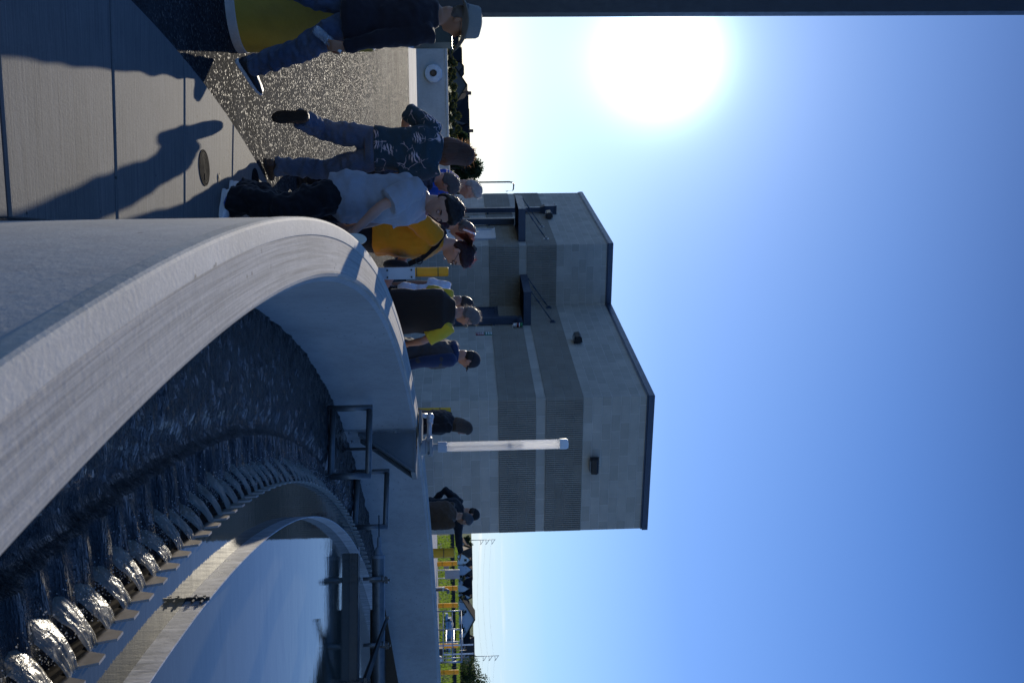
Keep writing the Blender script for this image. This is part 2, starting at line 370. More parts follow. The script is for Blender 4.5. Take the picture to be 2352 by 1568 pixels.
def put(name, me, mat=None, parent=None, smooth=None, loc=None, **tags):
    o = bpy.data.objects.new(name, me); COL.objects.link(o)
    if mat is not None:
        me.materials.clear()
        for m in (mat if isinstance(mat, (list, tuple)) else [mat]): me.materials.append(m)
    if smooth:
        me.polygons.foreach_set('use_smooth', [True] * len(me.polygons))
        if isinstance(smooth, float):
            try: me.set_sharp_from_angle(angle=R_(smooth))
            except Exception: pass
    if parent is not None: o.parent = parent
    if loc is not None: o.location = loc
    for k, v in tags.items(): o[k] = v
    return o
def ob(name, mb, mat, parent=None, smooth=None, loc=None, **tags):
    me = mb.mesh(name)
    if any(mb.mi): me.polygons.foreach_set('material_index', mb.mi)
    return put(name, me, mat, parent, smooth, loc, **tags)
def bev(o, w, seg=2):
    m = o.modifiers.new('bevel', 'BEVEL'); m.width = w; m.segments = seg; m.limit_method = 'ANGLE'; m.angle_limit = R_(35); return o
def thing(name, label, cat, loc=(0, 0, 0), rz=0, group=None):
    o = bpy.data.objects.new(name, None); COL.objects.link(o); o.location = loc; o.rotation_euler = (0, 0, rz); o.empty_display_size = .2
    o['label'] = label; o['category'] = cat
    if group: o['group'] = group
    return o
def dup(root, loc, rz=0, label=None):
    r = root.copy(); COL.objects.link(r); r.location = loc; r.rotation_euler = (0, 0, rz)
    if label: r['label'] = label
    for ch in list(root.children):
        c = ch.copy(); COL.objects.link(c); c.parent = r
        for g in list(ch.children):
            d = g.copy(); COL.objects.link(d); d.parent = c
    return r
def ringmesh(prof, a0, a1, n, closed=False):
    """sweep profile points (r, z) round the z axis from a0 to a1 degrees"""
    mb = MB(); rs = []
    for i in range(n + 1):
        a = R_(a0 + (a1 - a0) * i / n); ca, sa = math.cos(a), math.sin(a)
        rs.append([Vector((r * ca, r * sa, z)) for r, z in prof])
    mb.rings(rs, cap=not closed and abs(a1 - a0) < 359.9, closed=True)
    return mb

# ------------------------------------------------------------------ ground
TC = Vector((11.28, 4.66, 0))        # centre of the round tank
def sm(a, b, x):
    t = min(1, max(0, (x - a) / (b - a))); return t * t * (3 - 2 * t)
def terrain_z(x, y):
    d = math.hypot(x, y)
    z = -.03 - 3.9 * sm(95, 260, d)
    if x < -2 and y > 38: z += .55 * sm(38, 60, d) * (1 - sm(75, 200, d)) * sm(-2, -9, x)
    z -= .85 * sm(33.1, 34.4, y) * (1 - sm(42, 52, y)) * sm(-4.6, -6.2, x)
    return z
def build_ground():
    rad = [0, 3, 8, 14, 20, 26, 30] + [31 + .6 * k for k in range(26)] + [47.5, 50, 58, 66, 75, 85, 95, 110, 130, 160, 200, 250, 320, 450, 700, 1200, 2500, 5000, 9000]
    n = 288; mb = MB(); rs = []
    for r in rad:
        rs.append([Vector((r * math.cos(2 * math.pi * j / n), r * math.sin(2 * math.pi * j / n), 0)) for j in range(n)])
    for r in rs:
        for p in r: p.z = terrain_z(p.x, p.y)
    mb.rings(rs, cap=False)
    b = NB('field'); v = b.coord()
    big = b.noise(v, .05, 4); mid = b.noise(b.coord(scale=(.25, 1.6, 1)), .5, 5, .7); fine = b.noise(b.coord(scale=(3, .6, 3)), 1.5, 5, .75)
    c = b.mix(b.ramp(mid, 0, 1), (.045, .085, .012), (.095, .145, .022)); c = b.mix(b.ramp(fine, 0, .7), c, (.12, .15, .03)); c = b.mix(b.ramp(big, 0, .6, .4, .6), c, (.10, .12, .03))
    b.set(Base_Color=c, Roughness=.95, Specular_IOR_Level=.1, Normal=b.bump(fine, .12))
    ob('ground', mb, b.m, smooth=True, kind='structure', label='green grassy ground reaching the far houses')
build_ground()
mb = MB(); mb.add([(-60, -30, 0), (26, -30, 0), (26, 28.3, 0), (-60, 28.3, 0)], [(0, 1, 2, 3)])
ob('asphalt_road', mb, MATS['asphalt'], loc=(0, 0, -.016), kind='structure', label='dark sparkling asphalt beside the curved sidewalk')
mb = MB(); mb.add([(-60, 28.3, 0), (-5.2, 28.3, 0), (-5.2, 33.05, 0), (-60, 33.05, 0), (60, 28.3, 0), (60, 43.5, 0), (-5.2, 43.5, 0)], [(0, 1, 2, 3), (1, 4, 5, 6, 2)])
ob('pavement', mb, C_GRAV, loc=(0, 0, -.012), kind='structure', label='pale concrete apron beyond the asphalt')
# curved sidewalk, one mesh of slabs with open joints
def sidewalk():
    mb = MB(); R0, R1 = 11.825, 13.0
    joints = [-173.8 + 360 - 4.95 * k for k in range(-6, 24)]
    for k in range(len(joints) - 1):
        a0, a1 = joints[k] - .035, joints[k + 1] + .035
        n = 8; e = .006
        rs = []
        for i in range(n + 1):
            a = R_(a0 + (a1 - a0) * i / n); ca, sa = math.cos(a), math.sin(a)
            rs.append([Vector((r * ca, r * sa, z)) for r, z in ((R0, -.1), (R0, -e), (R0 + e, 0), (R1 - e, 0), (R1, -e), (R1, -.1))])
        # rounded joint edges
        for q, dz in ((0, -.007), (n, -.007)):
            for p in rs[q]:
                if p.z > -.05: p.z += dz
        ins = []
        for q, a in ((0, a0 + (a1 - a0) * .012), (n, a1 - (a1 - a0) * .012)):
            ca, sa = math.cos(R_(a)), math.sin(R_(a))
            ins.append([Vector((r * ca, r * sa, z)) for r, z in ((R0, -.1), (R0, -e), (R0 + e, 0), (R1 - e, 0), (R1, -e), (R1, -.1))])
        rs = [rs[0], ins[0]] + rs[1:-1] + [ins[1], rs[-1]]
        mb.rings(rs)
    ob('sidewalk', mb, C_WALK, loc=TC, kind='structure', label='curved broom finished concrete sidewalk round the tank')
    fl = ringmesh([(11.80, -.03), (11.826, -.03), (11.826, -.009), (11.80, -.009)], 0, 360, 240, True)
    ob('pavement_joint', fl, RUBBER, loc=TC, kind='structure', label='dark joint strip between sidewalk and tank wall')
sidewalk()

# ------------------------------------------------------------------ the round tank
tank = thing('clarifier_tank', 'round concrete water tank with a lit curved rim, full of water', 'water tank', TC)
N = 360
ob('wall', ringmesh([(11.81, -.3), (11.81, 1.035), (11.803, 1.052), (11.59, 1.052), (11.572, 1.03), (11.572, -.3)], 0, 360, N, True), C_WALL, tank, 30.0)
ob('rim', ringmesh([(11.803, 1.045), (11.80, 1.058), (11.787, 1.068), (11.765, 1.0705), (11.605, 1.0705), (11.592, 1.062), (11.588, 1.045)], 0, 360, 720, True), C_RIM, tank, 9.0)
ob('rim_edge', ringmesh([(11.812, 1.03), (11.811, 1.064), (11.807, 1.071), (11.800, 1.0738), (11.757, 1.0744), (11.750, 1.0736), (11.75, 1.03)], 0, 360, 720, True), C_EDGE, tank, 9.0)
# inner launder wall carrying the weir
ob('launder_wall', ringmesh([(10.49, -.3), (10.49, .33), (10.30, .33), (10.30, -.3)], 0, 360, N, True), C_WALL, tank, 30.0)
def weir():
    mb = MB(); R0, t, n = 10.50, .009, 440; zt, zn, zb = .492, .405, .30
    da = 2 * math.pi / n; w_top, w_bot = .17, .27       # tooth half width at top / at notch root (fractions of the pitch)
    for k in range(n):
        a0 = k * da
        P = [(-.5, zb), (.5, zb), (.5, zn), (w_bot + .12, zn), (w_top, zt), (-w_top, zt), (-w_bot - .12, zn), (-.5, zn)]
        for side, r in ((0, R0), (1, R0 - t)):
            base = len(mb.v)
            for u, z in P: mb.v.append(Vector((r * math.cos(a0 + u * da), r * math.sin(a0 + u * da), z)))
            q = [base + i for i in range(8)]
            fs = [[q[0], q[1], q[2], q[7]], [q[6], q[3], q[4], q[5]]]
            for f in fs: mb.f.append(f if side == 0 else f[::-1]); mb.mi.append(0)
        b0 = len(mb.v) - 16
        for i, j in ((2, 3), (3, 4), (4, 5), (5, 6), (6, 7)):
            mb.f.append([b0 + i, b0 + j, b0 + 8 + j, b0 + 8 + i]); mb.mi.append(0)
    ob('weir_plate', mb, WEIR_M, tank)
weir()
baf = ob('baffle_ring', ringmesh([(10.262, .1), (10.262, .522), (10.256, .522), (10.256, .1)], 0, 360, 480, True), BAFFLE, tank, 30.0)
def flange(a):
    mb = MB(); ca, sa = math.cos(a), math.sin(a); rad = Vector((ca, sa, 0)); tan = Vector((-sa, ca, 0))
    mb.prism([(10.262, .36), (10.276, .36), (10.276, .528), (10.262, .528)], .008, ax=rad, ay=(0, 0, 1), az=tan); ob('splice_flange', mb, WETSTEEL, baf)
    for r, z in ((10.270, .505), (10.273, .470)):
        c = rad * r + Vector((0, 0, z)); mb = MB()
        mb.tube([c - tan * .012, c + tan * .055], .005, 8); mb.tube([c + tan * .008, c + tan * .018], .010, 6); mb.tube([c - tan * .01, c - tan * .001], .010, 6); ob('splice_bolt', mb, WETSTEEL, baf)
for a in (184.2, 148.0): flange(R_(a))

# water
def disc(r, z, n=180):
    mb = MB(); mb.add([(r * math.cos(2 * math.pi * j / n), r * math.sin(2 * math.pi * j / n), z) for j in range(n)], [tuple(range(n))]); return mb
ob('pool_water', disc(10.495, .432), W_POOL, loc=TC, kind='structure', label='still dark pool reflecting the blue sky')
def channel():
    mb = MB(); a0, a1 = 120, 205; na = 1100
    rads = [10.498, 10.53, 10.57, 10.61, 10.65, 10.69, 10.73, 10.77, 10.795, 10.815, 10.835, 10.86] + [10.89 + .03 * i for i in range(23)] + [11.572]
    rs = []
    for i in range(na + 1):
        a = R_(a0 + (a1 - a0) * i / na); ca, sa = math.cos(a), math.sin(a); row = []
        arc = a * 10.9; ph = (math.degrees(a) / (360 / 440)) % 1.0
        for r in rads:
            if r < 10.80:
                t = (r - 10.5) / .3
                z = .352 - .012 * t + .014 * math.cos(2 * math.pi * ph) * (1 - .3 * t) + .013 * noise.noise(Vector((arc * 9, r * 2.2, 1.3))) + .006 * noise.noise(Vector((arc * 30, r * 9, 5)))
            else:
                t = sm(10.80, 10.85, r) * (1 - sm(10.85, 11.0, r))
                z = .312 - .034 * t + .016 * noise.noise(Vector((arc * 5, r * 7, 2))) + .012 * noise.noise(Vector((arc * 14, r * 17, 8))) + .007 * noise.noise(Vector((arc * 33, r * 36, 4)))
                z += .03 * max(0, noise.noise(Vector((arc * 1.5, r * 1.4, 11))) - .15)
            row.append(Vector((r * ca, r * sa, z)))
        rs.append(row)
    mb.rings(rs, cap=False, closed=False)
    nr = len(rads)
    mid = [0 if rads[j] < 10.80 else 1 for j in range(nr - 1)]
    mb.mi = [mid[j] for i in range(na) for j in range(nr - 1)]
    ob('channel_water', mb, [W_APRON, W_CHAN], smooth=True, loc=TC, kind='structure', label='rough dark water running in the ring channel')
    ob('still_channel_water', ringmesh([(10.498, .30), (11.572, .30), (11.572, .29), (10.498, .29)], 205, 480, 200), W_CHAN, loc=TC, kind='structure', label='channel water behind the viewer')
channel()
def jets():
    mb = MB(); uvs = []; da = 360 / 440; rng = random.Random(4)
    k0, k1 = int(122 / da), int(203 / da)
    for k in range(k0, k1):
        a_c = (k + .5) * da; nu, nv = 16, 18; o = len(mb.v)
        w0 = .054 + rng.uniform(-.006, .006); reach = .165 + rng.uniform(-.03, .04); sk = rng.uniform(-.01, .01)
        for top in (1,):
            for i in range(nu + 1):
                t = i / nu; r = 10.488 + reach * t; z = .426 - .006 * t - .112 * t * t
                half = w0 * (.64 + .62 * t)
                for j in range(nv + 1):
                    u = j / nv * 2 - 1
                    arch = (1 - u * u)
                    th = (.006 + .014 * arch) * (1 - .3 * t) + .007 * noise.noise(Vector((k * 1.7 + u * 4, t * 7, 3)))
                    dz = .012 * abs(u) ** 2 * (1 - t) - .020 * abs(u) ** 2 * t + (.006 * noise.noise(Vector((k * 3.1 + u * 2, t * 3, top))) + .003 * noise.noise(Vector((k * 5.3 + u * 6, t * 5, 7)))) * (t + .25)
                    x = u * half * (1 + .22 * noise.noise(Vector((k * 2.3, t * 4, 6)))) + sk * t
                    zz = z + dz + (th if top else -th) * (.5 if abs(u) < .99 else 0)
                    aa = R_(a_c) + x / r
                    mb.v.append(Vector((r * math.cos(aa), r * math.sin(aa), zz))); uvs.append((t, j / nv * .35 + k * .37))
        W1 = nv + 1; H1 = (nu + 1) * W1
        for top in (0,):
            for i in range(nu):
                for j in range(nv):
                    q = [o + top * H1 + i * W1 + j, o + top * H1 + i * W1 + j + 1, o + top * H1 + (i + 1) * W1 + j + 1, o + top * H1 + (i + 1) * W1 + j]
                    mb.f.append(q if top else q[::-1]); mb.mi.append(0)
        for i in range(0):
            for j in (0, nv):
                q = [o + i * W1 + j, o + (i + 1) * W1 + j, o + H1 + (i + 1) * W1 + j, o + H1 + i * W1 + j]
                mb.f.append(q if j == 0 else q[::-1]); mb.mi.append(0)
    me = mb.mesh('spilling_water'); ul = me.uv_layers.new(name='UVMap')
    idx = np.empty(len(me.loops), dtype=np.int32); me.loops.foreach_get('vertex_index', idx)
    ul.data.foreach_set('uv', np.array(uvs, dtype=np.float32)[idx].ravel())
    put('spilling_water', me, MATS['jet_water'], None, True, TC, kind='stuff', label='bright spouts of water spilling through the weir notches')
jets()
def droplets():
    rng = random.Random(9); mb = MB(); da = 360 / 440
    for _ in range(5200):
        k = rng.randint(int(150 / da), int(200 / da)); a = R_((k + .5 + rng.gauss(0, .3)) * da); r = 10.53 + abs(rng.gauss(0, .075)); z = .352 + abs(rng.gauss(0, .030)) - .05 * max(0, r - 10.7); q = rng.uniform(.0012, .0034)
        c = Vector((r * math.cos(a), r * math.sin(a), z)); mb.add([c + Vector(v) * q for v in ((1, 0, 0), (-1, 0, 0), (0, 1, 0), (0, -1, 0), (0, 0, 1), (0, 0, -1))], [(0, 2, 4), (2, 1, 4), (1, 3, 4), (3, 0, 4), (2, 0, 5), (1, 2, 5), (3, 1, 5), (0, 3, 5)])
    b = NB('droplet'); b.set(Base_Color=(.8, .82, .8), Roughness=.08, Specular_IOR_Level=.8); tr = b.n('ShaderNodeBsdfTranslucent'); tr.inputs['Color'].default_value = (.9, .88, .8, 1); mx = b.n('ShaderNodeMixShader'); mx.inputs[0].default_value = .5; b.l(b.b.outputs[0], mx.inputs[1]); b.l(tr.outputs[0], mx.inputs[2]); b.l(mx.outputs[0], b.out.inputs[0])
    ob('spray', mb, b.m, smooth=True, loc=TC, kind='stuff', label='glinting water drops thrown up below the weir')
droplets()

# second tank wall across the road, with a collar
ft = thing('far_tank_wall', 'long shaded concrete wall across the asphalt with a collared opening', 'concrete wall', (-10.64, 39.0, -.10), math.atan2(.62, 8))
mb = MB(); mb.box((-6, .18, .24), (36, .36, 1.68)); ob('wall', mb, C_PLAIN, ft)
mb = MB(); mb.box((-6, .165, 1.045), (36.05, .40, .10)); bev(ob('coping', mb, C_EDGE if False else C_PLAIN, ft), .01)
mb = MB(); mb.box((-6, -.012, -.4), (36, .03, .30)); ob('plinth', mb, flat('dark_plinth_concrete', (.09, .085, .08), .8), ft)  # base strip in a darker concrete than the wall
mb = MB(); o8 = [(.335 * math.cos(R_(22.5 + 45 * k)), .335 * math.sin(R_(22.5 + 45 * k))) for k in range(8)]
pr = []
for rad, d in ((.385, 0), (.385, -.10), (.345, -.16), (.155, -.19), (.15, -.12), (.14, .02)):
    if rad > .25: pr.append([Vector((rad * math.cos(R_(22.5 + 11.25 * k)) * (1 if k % 4 == 0 or rad < .36 else .965), d, rad * math.sin(R_(22.5 + 11.25 * k)) * (1 if k % 4 == 0 or rad < .36 else .965))) for k in range(32)])
    else: pr.append([Vector((rad * math.cos(R_(22.5 + 11.25 * k)), d, rad * math.sin(R_(22.5 + 11.25 * k)))) for k in range(32)])
mb.rings(pr); o = ob('pipe_collar', mb, flat('white_collar', (.62, .63, .64), .75, bump=.003), ft, 40.0, loc=(-.62, -.03, .50))
mb = MB(); mb.lathe([(.128, 0), (.124, .05), (.06, .06), (.055, .02)], (0, 0, 0), 28, (0, 1, 0)); ob('pipe_bore', mb, flat('rusty_bore', (.13, .09, .06), .8), o, True, loc=(0, -.13, 0))

# davit post on the far wall
dv = thing('davit_crane', 'thin dark davit post with a hooked arm rising left of the block building', 'davit', aty(1045, 419.5, 36.0))
dv.location.z = -.2
mb = MB(); mb.tube([(0, 0, 0), (0, 0, 3.55), (0.02, 0, 3.66), (.10, 0, 3.72), (.30, 0, 3.70), (.34, 0, 3.66)], [.03] * 3 + [.028, .024, .018], 10); ob('post', mb, BLACKM, dv, True)
mb = MB(); mb.tube([(.34, 0, 3.66), (.345, 0, 3.48)], .004, 6); mb.tube([(.345, 0, 3.48), (.37, 0, 3.45), (.36, 0, 3.41), (.335, 0, 3.43)], .014, 8); ob('hook', mb, BLACKM, dv, True)

# ------------------------------------------------------------------ block building (stepped corner plan)
P1, P2, P3, P4, P5 = Vector((-4.98, 31.2, 0)), Vector((-2.58, 24.9, 0)), Vector((-.97, 25.5, 0)), Vector((1.23, 19.7, 0)), Vector((4.29, 20.86, 0))
d_a = (P3 - P4).normalized()              # runs away from the viewer
d_b = (P5 - P4).normalized()              # runs to the right
d_b = Vector((d_a.y, -d_a.x, 0))
P5 = P4 + d_b * (P5 - P4).length; P2 = P3 - d_b * (P3 - P2).length; P1 = P2 + d_a * (P1 - P2).length
bld = thing('block_building', 'grey concrete block building with ribbed bands and two navy door canopies', 'building', P4)
Z = [0, 2.235, 3.048, 3.251, 4.064, 5.45]
def facet(a, b, nrm, dz=0.):
    """wall piece from a to b; nrm points outwards. local x runs along the wall, local -y is outwards"""
    L = (b - a).length; d = (b - a).normalized()
    e = bpy.data.objects
    M4 = Matrix((d, -nrm, Vector((0, 0, 1)))).transposed().to_4x4(); M4.translation = a - P4
    mb = MB(); T = .2
    for z0, z1 in ((Z[0] - .1, Z[1]), (Z[2], Z[3]), (Z[4], Z[5])):
        mb.box((L / 2, T / 2, (z0 + z1) / 2), (L, T, z1 - z0))
    w = ob('wall', mb, CMU, bld); w.matrix_local = M4
    mb = MB()
    for z0, z1 in ((Z[1], Z[2]), (Z[3], Z[4])):
        pts = []; n = max(2, round(L / .0508)); p = L / n
        for i in range(n):
            x = i * p
            pts += [(x, .012), (x + p * .14, .012), (x + p * .26, -.018), (x + p * .88, -.018)]
        pts.append((L, .012)); pts += [(L, T), (0, T)]
        lo = [Vector((x, y, z0)) for x, y in pts]; hi = [Vector((x, y, z1)) for x, y in pts]; k = len(pts); o = len(mb.v)
        mb.v += lo + hi
        for i in range(k):
            j = (i + 1) % k; mb.f.append([o + i, o + j, o + k + j, o + k + i]); mb.mi.append(0)
        for i in range(n):
            q = i * 4
            mb.f.append([o + k + q + c for c in range(5)]); mb.mi.append(0)
        mb.f.append([o + q for q in (0, k - 1, k - 2, k - 3)]); mb.mi.append(0)
    r = ob('ribbed_band', mb, CMU_RIB, bld); r.matrix_local = M4
    mb = MB(); mb.box((L / 2, .12, Z[5] + .075 + dz), (L + .06 - dz * 4, .30, .13)); mb.box((L / 2, .115, Z[5] - .012 + dz), (L + .03 - dz * 4, .27, .022))
    c = ob('coping', mb, NAVY, bld); c.matrix_local = M4
    return M4
nA, nB = -d_b, -d_a
MA1 = facet(P2 + d_a * 6.77, P2 + d_a * .004, nA); MB2 = facet(P2 + d_b * .004, P3 - d_b * .001, nB, .003); MA3 = facet(P3, P4 + d_a * .004, nA); MB4 = facet(P4 + d_b * .004, P5, nB, .003)
# right flank, back and roof
mb = MB(); q = P5 - P4
pl = [P4 + d_b * .25 + d_a * .21, P5 - d_b * .03 + d_a * .21, P5 - d_b * .03 + d_a * 12.0, P2 + d_b * .25 + d_a * 6.74 + d_b * 2, P2 + d_b * .25 + d_a * 6.74, P2 + d_b * .25 + d_a * .21, P3 + d_b * .25 + d_a * .21]
mb.prism([(p.x - P4.x, p.y - P4.y) for p in pl], 5.35, (0, 0, -.1)); ob('flank_wall', mb, CMU, bld)
def on_wall(name, mb, mat, M4, s, z, smooth=None, parent=bld, out=0):
    o = ob(name, mb, mat, parent, smooth)
    o.matrix_local = M4 @ Matrix.Translation((s, -out, z)) if parent is bld else Matrix.Translation((s, -out, z)); return o
def canopy(M4, s0, s1, z, dep=.91):
    L = s1 - s0; mb = MB(); h = .19; t = .03
    mb.box((L / 2, -dep + t / 2, h / 2), (L, t, h)); mb.box((t / 2, -dep / 2 + t / 2 - .003, h / 2), (t, dep - t, h)); mb.box((L - t / 2, -dep / 2 + t / 2 - .003, h / 2), (t, dep - t, h))
    mb.box((L / 2, -dep / 2, h * .62), (L - 2 * t, dep - 2 * t, .03)); mb.box((L / 2, -.012, h / 2), (L - 2 * t, .02, h - .01))
    c = on_wall('canopy', mb, NAVY, M4, s0, z)
    for x in (.22, L - .18):
        top = Vector((x, -.035, .76)); bot = Vector((x, -dep + .06, h + .02)); mb = MB(); d = (top - bot).normalized()
        mb.tube([bot, top], .011, 8); m = bot + d * .30; mb.tube([m - d * .07, m + d * .07], .019, 8); m = top - d * .22; mb.tube([m - d * .09, m + d * .09], .017, 8)
        mb.ellip(bot, (.028, .02, .028), 8, 6)
        ob('tie_rod', mb, NAVY, c, True)
        mb = MB(); mb.box((x, -.018, .77), (.15, .02, .15)); mb.box((x, -.045, .77), (.05, .05, .07)); ob('anchor_plate', mb, GREYM if M4 is MA1 else NAVY, c)
    return c
LA1 = 6.77; LA3 = (P4 - P3).length
canopy(MA1, LA1 - .38 - 1.8, LA1 - .38, 3.05)
canopy(MA3, .03, LA3 - 4.62, 3.07)
def door(M4, s, w, h, mat, frame, lite, step=0):
    mb = MB(); mb.box((0, -.012, h / 2 + .005), (w, .05, h)); d = on_wall('door', mb, mat, M4, s, 0)
    mb = MB(); t = .06
    mb.box((-w / 2 - t / 2, -.02, h / 2), (t, .075, h)); mb.box((w / 2 + t / 2, -.02, h / 2), (t, .075, h)); mb.box((0, -.021, h + t / 2), (w + 2 * t, .078, t)); mb.box((0, -.03, h + t + .012), (w + 2 * t + .04, .10, .02))
    ob('frame', mb, frame, d)
    mb = MB(); mb.box((-w * .28 if lite else -w * .3, -.039, h * .66), (.12, .006, h * .36)); ob('window', mb, flat('dark_glass', (.02, .025, .03), .08, spec=.6), d)
    mb = MB(); mb.box((w * .38, -.045, h * .46), (.05, .02, .16)); mb.tube([(w * .38, -.05, h * .46), (w * .38, -.09, h * .46), (w * .27, -.09, h * .46)], .011, 8); ob('handle', mb, STEEL, d)
door(MA1, LA1 - 1.16, .98, 2.36, LGREY, LGREY, True)
door(MA3, LA3 - 5.5, .92, 2.36, flat('blue_door', (.03, .055, .10), .4), NAVY, False)
def downspout(M4, s, z1, w=.14, out=.05, head=None, kick=None):
    mb = MB(); mb.box((0, -out - w / 2, z1 / 2 + .05), (w, w, z1 - .1))
    if kick: mb.box((0, -out - w / 2 + .06, z1 + .05), (w, w + .1, .22), Matrix.Rotation(R_(18), 3, 'X'))
    for z in (.6, 2.3): mb.box((0, -out / 2 - .001, z), (w + .03, out, .05))
    d = on_wall('downspout', bevmb(mb), NAVY, M4, s, 0)
    if head:
        mb = MB(); z = z1 - .12
        rs = [[Vector((x * a, -out - w / 2 + y * b, zz)) for x, y in ((-1, -1), (1, -1), (1, 1), (-1, 1))] for a, b, zz in ((w / 2 + .002, w / 2 + .002, z), (.15, .13, z + .14), (.15, .13, z + .44), (.165, .145, z + .45), (.165, .145, z + .50))]
        mb.rings(rs); hd = ob('conductor_head', mb, NAVY, d)
        mb = MB(); mb.box((-.152, -out - w / 2, z + .25), (.008, .10, .08)); ob('overflow_slot', mb, BLACKM, hd)
def bevmb(mb): return mb
downspout(MA1, LA1 - 3.75, 4.02, .14, .06, True)
downspout(MA1, LA1 - 2.28, 3.04, .17, .05)
downspout(MA3, LA3 - 4.72, 2.9, .17, .04, None, True)
def walllight(M4, s, z, sc=1.):
    mb = MB(); mb.box((0, -.03, .03), (.16 * sc, .06, .2 * sc))
    mb.prism([(-.06, -.11), (-.24, -.085), (-.26, .05), (-.20, .11), (-.06, .13)], .42 * sc, (-.21 * sc, 0, .04), (0, sc, 0), (0, 0, sc), (1, 0, 0))
    l = on_wall('wall_light', mb, BLACKM, M4, s, z)
    mb = MB(); mb.box((0, -.155 * sc, -.072 * sc), (.34 * sc, .15 * sc, .008), Matrix.Rotation(R_(-8), 3, 'X')); ob('lens', mb, flat('lamp_lens', (.25, .26, .27), .2), l)
walllight(MA1, LA1 - 3.1, 4.08, .85); walllight(MA3, LA3 - 3.34, 4.28, .82); walllight(MB4, 1.57, 4.28, .82)
mb = MB(); mb.box((0, -.05, 0), (.13, .10, .20)); mb.ellip((0, -.06, .10), (.065, .05, .05), 12, 8); on_wall('entry_lamp', mb, BLACKM, MA1, LA1 - 3.05, 1.60)
mb = MB(); mb.box((0, -.03, 0), (.13, .06, .13)); al = on_wall('fire_alarm', mb, flat('alarm_red', (.25, .03, .03), .4), MA1, LA1 - 2.72, 2.62)
mb = MB(); mb.box((0, -.075, .02), (.06, .03, .05)); ob('strobe', mb, WHITE, al)
mb = MB(); mb.tube([(0, -.09, .02), (0, -.09, .14)], .055, 14); mb.tube([(0, -.09, -.04), (0, -.09, .02)], .045, 14); mb.box((0, -.045, -.05), (.03, .09, .03)); bc = on_wall('beacon_light', mb, WHITE, MA3, LA3 - 4.42, 2.82, True)
mb = MB(); mb.tube([(0, -.09, .14), (0, -.09, .21)], .056, 14); ob('green_lens', mb, flat('beacon_green', (.02, .18, .06), .25), bc, True)
mb = MB(); mb.tube([(0, -.09, .055), (0, -.09, .115)], .058, 14); ob('red_lens', mb, flat('beacon_red', (.16, .02, .02), .25), bc, True)
def wall_sign(s, z, col, rows):
    mb = MB(); mb.box((0, -.006, 0), (.22, .010, .215)); sg = on_wall('sign', mb, flat('sign_%d' % int(col[0] * 1000), col, .4), MA3, s, z)
    mb = MB()
    for zz, h, words in rows:
        x = -.095
        for w in words: mb.box((x + w / 2, -.0125, zz), (w, .002, h)); x += w + .012
    ob('lettering', mb, WHITE, sg)
wall_sign(LA3 - 4.05, 1.93, (.20, .018, .030), ((.07, .032, (.05, .09)), (.02, .022, (.07, .03, .05)), (-.025, .012, (.05, .06, .04)), (-.052, .012, (.06, .03, .07)), (-.08, .012, (.04, .05))))
wall_sign(LA3 - 4.05, 2.15, (.02, .21, .14), ((.06, .035, (.07, .08)), (.0, .03, (.05, .06, .04)), (-.06, .03, (.09, .05))))

# ------------------------------------------------------------------ bollards
def bollard(label, loc, h=1.22, r=.10):
    t = thing('bollard', label, 'bollard', loc, group='yellow bollards')
    mb = MB(); mb.rings([[Vector((q * math.cos(2 * math.pi * j / 28), q * math.sin(2 * math.pi * j / 28), z)) for j in range(28)] for q, z in ((r, -.05), (r, h - .03), (r * .96, h - .012), (r * .8, h), (r * .3, h + .004), (.002, h + .005))], cap=False); ob('sleeve', mb, YELLOW, t, 35.0)
    for z in (h - .22, h - .68):
        mb = MB(); mb.lathe([(r - .01, z - .012), (r + .0015, z - .012), (r + .0015, z + .012), (r - .01, z + .012)], n=28); ob('dark_band', mb, flat('band_amber', (.28, .13, .01), .5), t)
    return t
def g_at(px, Y): return Vector(((px - 784) / FPX * Y, Y, 0))
bollard('wide yellow bollard between the orange shirted woman and the brown vested man', g_at(621, 20), 1.23)
bollard('thin strip of yellow bollard showing behind the white shirted man', g_at(654, 22.3), 1.13)
bollard('yellow bollard half hidden behind the dark haired woman in black', g_at(944, 19), 1.24, .11)
bollard('thickest yellow bollard, by the building corner below the pointing hand', g_at(1265, 19.9), 1.23)
for px, lab in ((1289.5, 'yellow bollard just left of the grey utility panel'), (1346, 'yellow bollard behind the grey gooseneck vent pipe'),
                (1385, 'yellow bollard standing between the vent pipe and the guard rail'), (1477.5, 'yellow bollard behind the guard rail posts'),
                (1538, 'yellow bollard right of the guard rail, nearest the dark tree')):
    bollard(lab, g_at(px, 43) + Vector((0, 0, -.02)), .92 if px < 1400 else .9, .105)

# ------------------------------------------------------------------ yellow pole base and steel pole
pb = thing('concrete_pedestal', 'large round yellow painted concrete base behind the man with the hat', 'pedestal', (-2.47, 6.82, -.016))
mb = MB(); mb.lathe([(.325, .0), (.325, .06), (.318, .065)], n=64); ob('footing', mb, C_PLAIN, pb, 30.0)
mb = MB(); mb.lathe([(.318, .06), (.318, .965), (.31, .985)], n=64); ob('drum', mb, YELLOW2, pb, 30.0)
mb = MB(); mb.lathe([(.31, .985), (.27, 1.02), (.05, 1.024)], n=64); ob('top_cap', mb, C_PLAIN, pb, 20.0)
lp = thing('lamp_pole', 'tall dark square steel pole rising from the yellow base', 'pole', (-2.452, 6.82, 1.0))
mb = MB(); mb.box((0, 0, 4.0), (.102, .102, 7.9)); bev(ob('shaft', mb, flat('dark_bronze', (.03, .03, .032), .4, .2), lp), .008)
mb = MB(); mb.box((0, 0, .045), (.27, .27, .025)); ob('base_plate', mb, BLACKM, lp)
